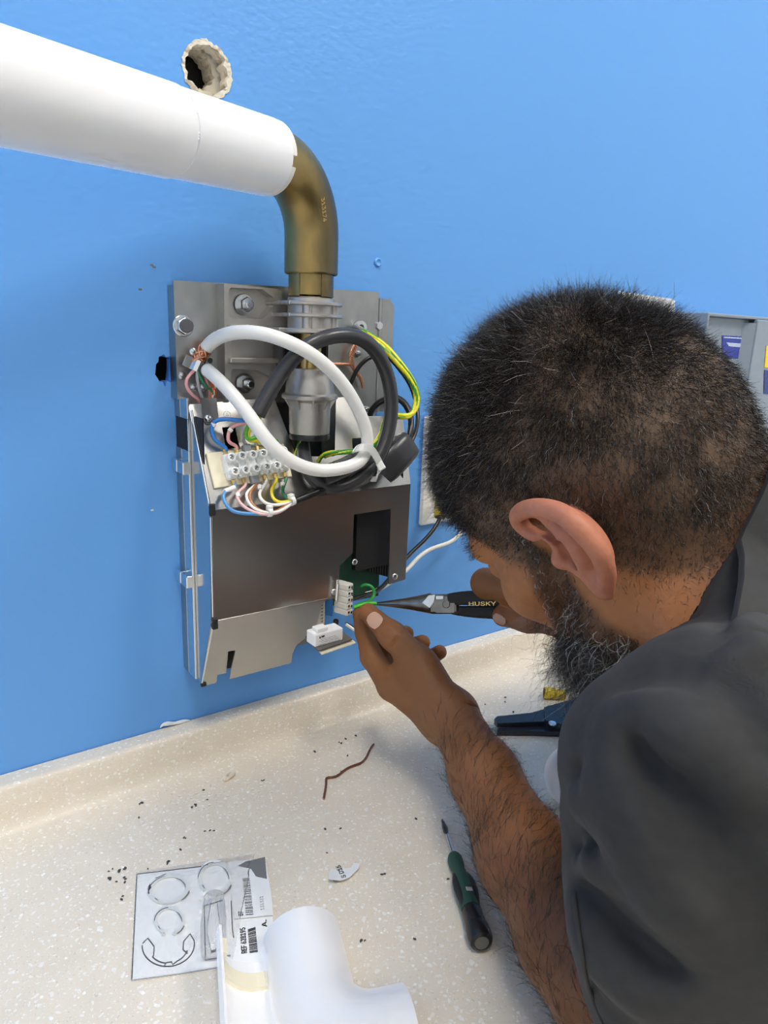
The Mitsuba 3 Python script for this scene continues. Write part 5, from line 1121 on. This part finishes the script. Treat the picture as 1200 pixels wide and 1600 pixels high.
am, ac = strands(p-n*.0004, d, L_, np.full(len(p), .00011), shades(len(p), 0, V(.006, .004, .003), V(.014, .009, .006)), 5, hg.normal(size=p.shape)*(L_*.3)[:, None]-n*(L_*.25)[:, None])
ka = put(PER+'__arm_hair', am, 'hair', ac, False, 'dark curly hair on the forearms'); labels[ka]['kind'] = 'stuff'

# ------------------------------------------------------------------ clothes
shirt = Field()
NK = unit(H(-.03, 0, -.035)-NB)
shirt.cone(NB-NK*.03, NB+NK*.11, .080, .0690, .02)
shirt.cone(NB-NK*.045, CH, .082, .138, .05).cone(CH, HIP, .150, .165, .08)
shirt.cone(NB+V(0, 0, -.065), SL, .058, .062, .04).cone(NB+V(0, 0, -.05), SR, .062, .066, .04)
SM, SE = at(1088, 1430, d=.328), at(1122, 1640, d=.322)
shirt.chain([SL, SM, SE], [.066, .0520, .0520], .03)
shirt.ell(at(972, 1168, d=.338), (.026, .022, .020), k=.03).ell(at(960, 1300, d=.342), (.016, .022, .03), k=.02)
shirt.chain([SR, SR+(ER-SR)*.75], [.066, .060], .03)
base_shirt = Field(); base_shirt.p = list(shirt.p)
def fold(pts, r, deep, k=.012, ridge=0.):
    """a crease (and a raised roll beside it) pressed into the cloth along photo pixels"""
    P = np.array([base_shirt.trace(*q) for q in pts]); g = nrows(np.array([[base_shirt((p+e)[None], .1)[0]-base_shirt((p-e)[None], .1)[0] for e in np.eye(3)*1e-3] for p in P]))
    R = np.full(len(P), r); R[0] *= .6; R[-1] *= .4
    shirt.chain(P+g*(R-deep)[:, None], R, k, 's')
    if ridge: sd_ = nrows(np.cross(np.gradient(P, axis=0), g)); shirt.chain(P+sd_*(r*1.9)-g*(r*.9-ridge), R*1.0, k*1.2, 'u')
fold([(905, 1220), (935, 1213), (975, 1208), (1015, 1212), (1050, 1225)], .0050, .0062, .010, .0030)
fold([(905, 1222), (925, 1235), (950, 1262), (985, 1300)], .0040, .0030, .012, -.0022)
fold([(905, 1330), (930, 1326), (965, 1340), (1000, 1365)], .0036, .0034, .010, .0022)
fold([(912, 1400), (935, 1440), (965, 1480), (1005, 1510), (1050, 1525)], .0050, .0036, .014, .0026)
fold([(985, 1075), (1040, 1085), (1110, 1120), (1180, 1180)], .0070, .0026, .02, .0020)
fold([(1000, 1180), (1060, 1290), (1130, 1400), (1195, 1480)], .0080, .0028, .02, .0018)
fold([(1125, 985), (1160, 960), (1195, 950)], .0045, .0030, .012, .0020)
fold([(1130, 1010), (1165, 1000), (1197, 1000)], .0040, .0022, .012, .0015)
trunk = Field(); trunk.p = body.p[ear_to:ear_to+8]
def worn(q, band=.03): return smin(shirt(q, band), trunk(q, band)-.0065, .012)
arm_open = Field(); arm_open.chain([fa[2], fa[3], fa[4], EL, SE+(SE-SM)*.1], [.044, .041, .041, .047, .05], .01)
armR = Field(); armR.chain([WR, SR+(ER-SR)*.72], [.04, .052], .01)
cutR = SR+(ER-SR)*.70; cutRn = unit(ER-SR); cutLn = unit(SE-SM)
class Cloth:
    def __call__(s, q, band=.03):
        d = worn(q, band)
        w = (np.abs(d) < .04)
        if w.any():
            g = q[w]; d[w] += .0035*(meshkit.fbm(g*V(22, 22, 14)+4, 2)-.5)+.0011*(meshkit.noise(g*85, 9)-.5)
        ao = arm_open(q, .05); d = np.maximum(d, -(d+.0062))
        d = np.maximum(d, -ao)
        h_ = (q-NB)@NK; d = np.maximum(d, np.minimum(h_-.068, .10-nrm_(q-NB-h_[:, None]*NK)))
        hr = (q-cutR)@cutRn; d = np.maximum(d, np.minimum(hr, .095-nrm_(q-cutR-hr[:, None]*cutRn)))
        hs = (q-SE)@cutLn-.012; d = np.maximum(d, np.minimum(hs, .12-nrm_(q-SE-(hs+.012)[:, None]*cutLn)))
        return np.maximum(d, (q-HIP)@unit(HIP-CH)-.06)
cloth = polygonise(Cloth(), (.12, -1.10, -.62), (1.0, -.15, .02), .0024, 2)
seam = np.array([shirt.trace(*q) for q in ((897, 1395), (903, 1450), (911, 1505), (926, 1560), (944, 1600), (962, 1640))])
def f_cloth(p, n, uv):
    a = FB(p.x*16, p.y*16, p.z*16); c = N(p.x*240, p.y*240, p.z*240)
    return mikit.mix((.019, .0187, .0187), (.040, .0388, .0375), smoothstep(.3, .8, a)*.75+.25*c)
mat('tshirt', bump(pr(proc(f_cloth), .88, sheen=.5), lambda p, n, uv: N(p.x*1500, p.y*1500, p.z*1500)+.6*N(p.x*300, p.y*300, p.z*300), .00025))
put(PER+'__tshirt', cloth, 'tshirt', None, True, 'charcoal t-shirt')
put(PER+'__tshirt__hem_seam', tube(seam, .0011, 8, 40), 'tshirt', None, True, 'stitched seam along the sleeve hem')
cx, cy, cz = frame(NK)
rr_c = []
for a in np.linspace(0, 2*np.pi, 73)[:-1]:
    dr_ = cx*math.cos(a)+cy*math.sin(a); r = .055
    for _ in range(40): r += -worn((NB+NK*.062+dr_*r)[None], .2)[0]*.7
    rr_c.append(r)
rr_c = np.array(rr_c); rr_c = np.array([np.sort(rr_c[np.arange(i-6, i+7) % 72])[2:-2].mean() for i in range(72)])
ringp = np.array([NB+NK*.062+(cx*math.cos(a)+cy*math.sin(a))*(r-.0006) for a, r in zip(np.linspace(0, 2*np.pi, 73)[:-1], rr_c)]); ringp = np.vstack([ringp, ringp[:1]])
put(PER+'__tshirt__collar', cat(tube(ringp, 1., prof=[(.0085, .0002), (.0080, .0012), (.004, .0018), (-.004, .0018), (-.0080, .0012), (-.0085, .0002), (-.0085, -.0030), (.0085, -.0030)], up=NK, cap=False)), 'tshirt', None, 40, 'ribbed collar')
# trousers and shoes below the frame
tr = Field(); KL, KR = V(.66, -.76, -.78), V(.90, -.80, -.78); AL, AR = V(.66, -.92, -1.17), V(.93, -.94, -1.17)
hl_, hr_ = HIP+V(-.085, .02, -.06), HIP+V(.085, -.02, -.06)
tr.cone(HIP+V(-.04, 0, .02), HIP+V(.05, 0, -.02), .150, .150, .05).chain([hl_, KL, AL], [.105, .080, .070], .03).chain([hr_, KR, AR], [.105, .080, .070], .03)
class Tr:
    def __call__(s, q, band=.03): return np.maximum(tr(q, band)+.004*(meshkit.noise(q*18, 3)-.5), np.maximum((q-HIP)@unit(CH-HIP)-.03, ZF+.05-q[:, 2]))
put(PER+'__trousers', polygonise(Tr(), (.45, -1.2, ZF), (1.15, -.5, -.08), .008, 2), 'color_matte', (.03, .035, .05), True, 'dark trousers')
for A_ in (AL, AR):
    sf = Field().cone(A_+V(0, -.03, -.035), A_+V(0, .05, -.045), .040, .036, .02).cone(A_+V(0, .05, -.045), A_+V(0, .15, -.052), .036, .030, .02)
    class Sh:
        def __call__(s, q, band=.03): return np.maximum(sf(q, band), ZF+.001-q[:, 2])
    put(PER+'__shoe', polygonise(Sh(), A_-V(.09, .12, .09), A_+V(.09, .25, .06), .005, 2), 'color_gloss', (.02, .02, .02), True, 'black work shoe')

# ------------------------------------------------------------------ pliers in the right hand
PT, PH = at(588, 943.5, d=.660), at(850, 941, d=.604)
px_ = unit(PH-PT); pzv = unit(CAM-PT); pzv = unit(pzv-px_*(pzv@px_)); pyv = np.cross(pzv, px_); LPx = np.linalg.norm(PH-PT)
if pyv[2] < 0: pyv = -pyv
def PP(u, v=0., w=0.): return PT+px_*(u*LPx)+pyv*v+pzv*w
PL = thing('pliers', 'black handled long-nose pliers in the right hand gripping the green wire', 'pliers')
mat('tool_steel', pr(proc(lambda p, n, uv: mikit.mix((.16, .15, .135), (.34, .32, .29), FB(p.x*160, p.y*160, p.z*160))), .34, 1.))
sec = [(0., .0012, .0014), (.10, .0030, .0026), (.22, .0056, .0042), (.30, .0078, .0052), (.345, .0092, .0056)]
for sgn in (1, -1):
    hp2 = [(math.cos(a), sgn*math.sin(a)) for a in np.linspace(0, np.pi, 14)]
    v = np.array([[PP(u, sgn*.0002+ry*y, rz*x) for x, y in hp2] for u, ry, rz in sec]); m_, k_ = v.shape[:2]
    i, j = np.meshgrid(np.arange(m_-1), np.arange(k_), indexing='ij'); kx = (j+1) % k_
    q = np.stack([i*k_+j, i*k_+kx, (i+1)*k_+kx, (i+1)*k_+j], -1).reshape(-1, 4)
    caps = [[0, j, j+1] for j in range(1, k_-1)]+[[(m_-1)*k_, (m_-1)*k_+j+1, (m_-1)*k_+j] for j in range(1, k_-1)]
    msh = trimesh.Trimesh(v.reshape(-1, 3), np.vstack([q[:, [0, 1, 2]], q[:, [0, 2, 3]], caps]), process=True); trimesh.repair.fix_normals(msh)
    put(PL+'__jaw', msh, 'tool_steel', smooth=40)
def pbox(u0, u1, v0, v1, w0, w1, r=.0008): return place(box(V(u0*LPx, v0, w0), V(u1*LPx, v1, w1), r), PT, px_, pyv, pzv)
put(PL+'__joint', cat(pbox(.34, .52, -.0095, .0080, -.0055, .0048, .002), pbox(.38, .50, -.0085, .0030, .0048, .0060, .0012)), 'tool_steel', smooth=30, label='dark steel box joint')
put(PL+'__cutter_face', extr(Polygon([(.305*LPx, .0005), (.345*LPx, .0070), (.385*LPx, .0076), (.375*LPx, .0010), (.350*LPx, -.0040)]), .0016, PP(0, 0, .0046), px_, pyv, pzv), 'zinc', smooth=False, label='bright ground facet by the joint')
put(PL+'__cutter_face', pbox(.385, .435, .0030, .0068, .0044, .0056, .0005), 'zinc', smooth=False, label='bright ground facet by the joint')
put(PL+'__pivot', lathe([(0, .0012), (.0030, .0010), (.0040, 0)], PP(.45, -.001, .0055), pzv, 24), 'tool_steel', smooth=40)
grip = [(1, .55), (.75, .95), (0, 1.05), (-.75, .95), (-1, .55), (-1, -.55), (-.75, -.95), (0, -1.05), (.75, -.95), (1, -.55)]
put(PL+'__grip', tube(np.array([PP(.46, .0030, .0008), PP(.54, .0042, .0012), PP(.70, .0040, .002), PP(.88, .0035, .002), PP(1.25, .012, .000), PP(1.5, .016, 0)]), [.0052, .0062, .0066, .0068, .0068, .0055], prof=grip, k=30, up=pzv), 'color_matte', (.016, .016, .017), 40, 'black rubber grip')
put(PL+'__grip', tube(np.array([PP(.47, -.0062, -.001), PP(.54, -.0072, -.001), PP(.70, -.0082, -.001), PP(.86, -.0105, -.002), PP(1.2, -.026, -.004), PP(1.45, -.030, -.004)]), [.0034, .0052, .0060, .0064, .0064, .0055], prof=grip, k=30, up=pzv), 'color_matte', (.012, .012, .013), 40, 'black rubber grip')
g = meshkit.text_mesh('HUSKY', 1., .2, True); wd = g.bounds[1, 0]; g.apply_translation([0, -.35, 0]); g.apply_scale([LPx*.16/wd, .0034, .0012]); put(PL+'__lettering', place(g, PP(.585, -.0012, .0088), px_, pyv, pzv), 'brass', smooth=False, label='small gold lettering')
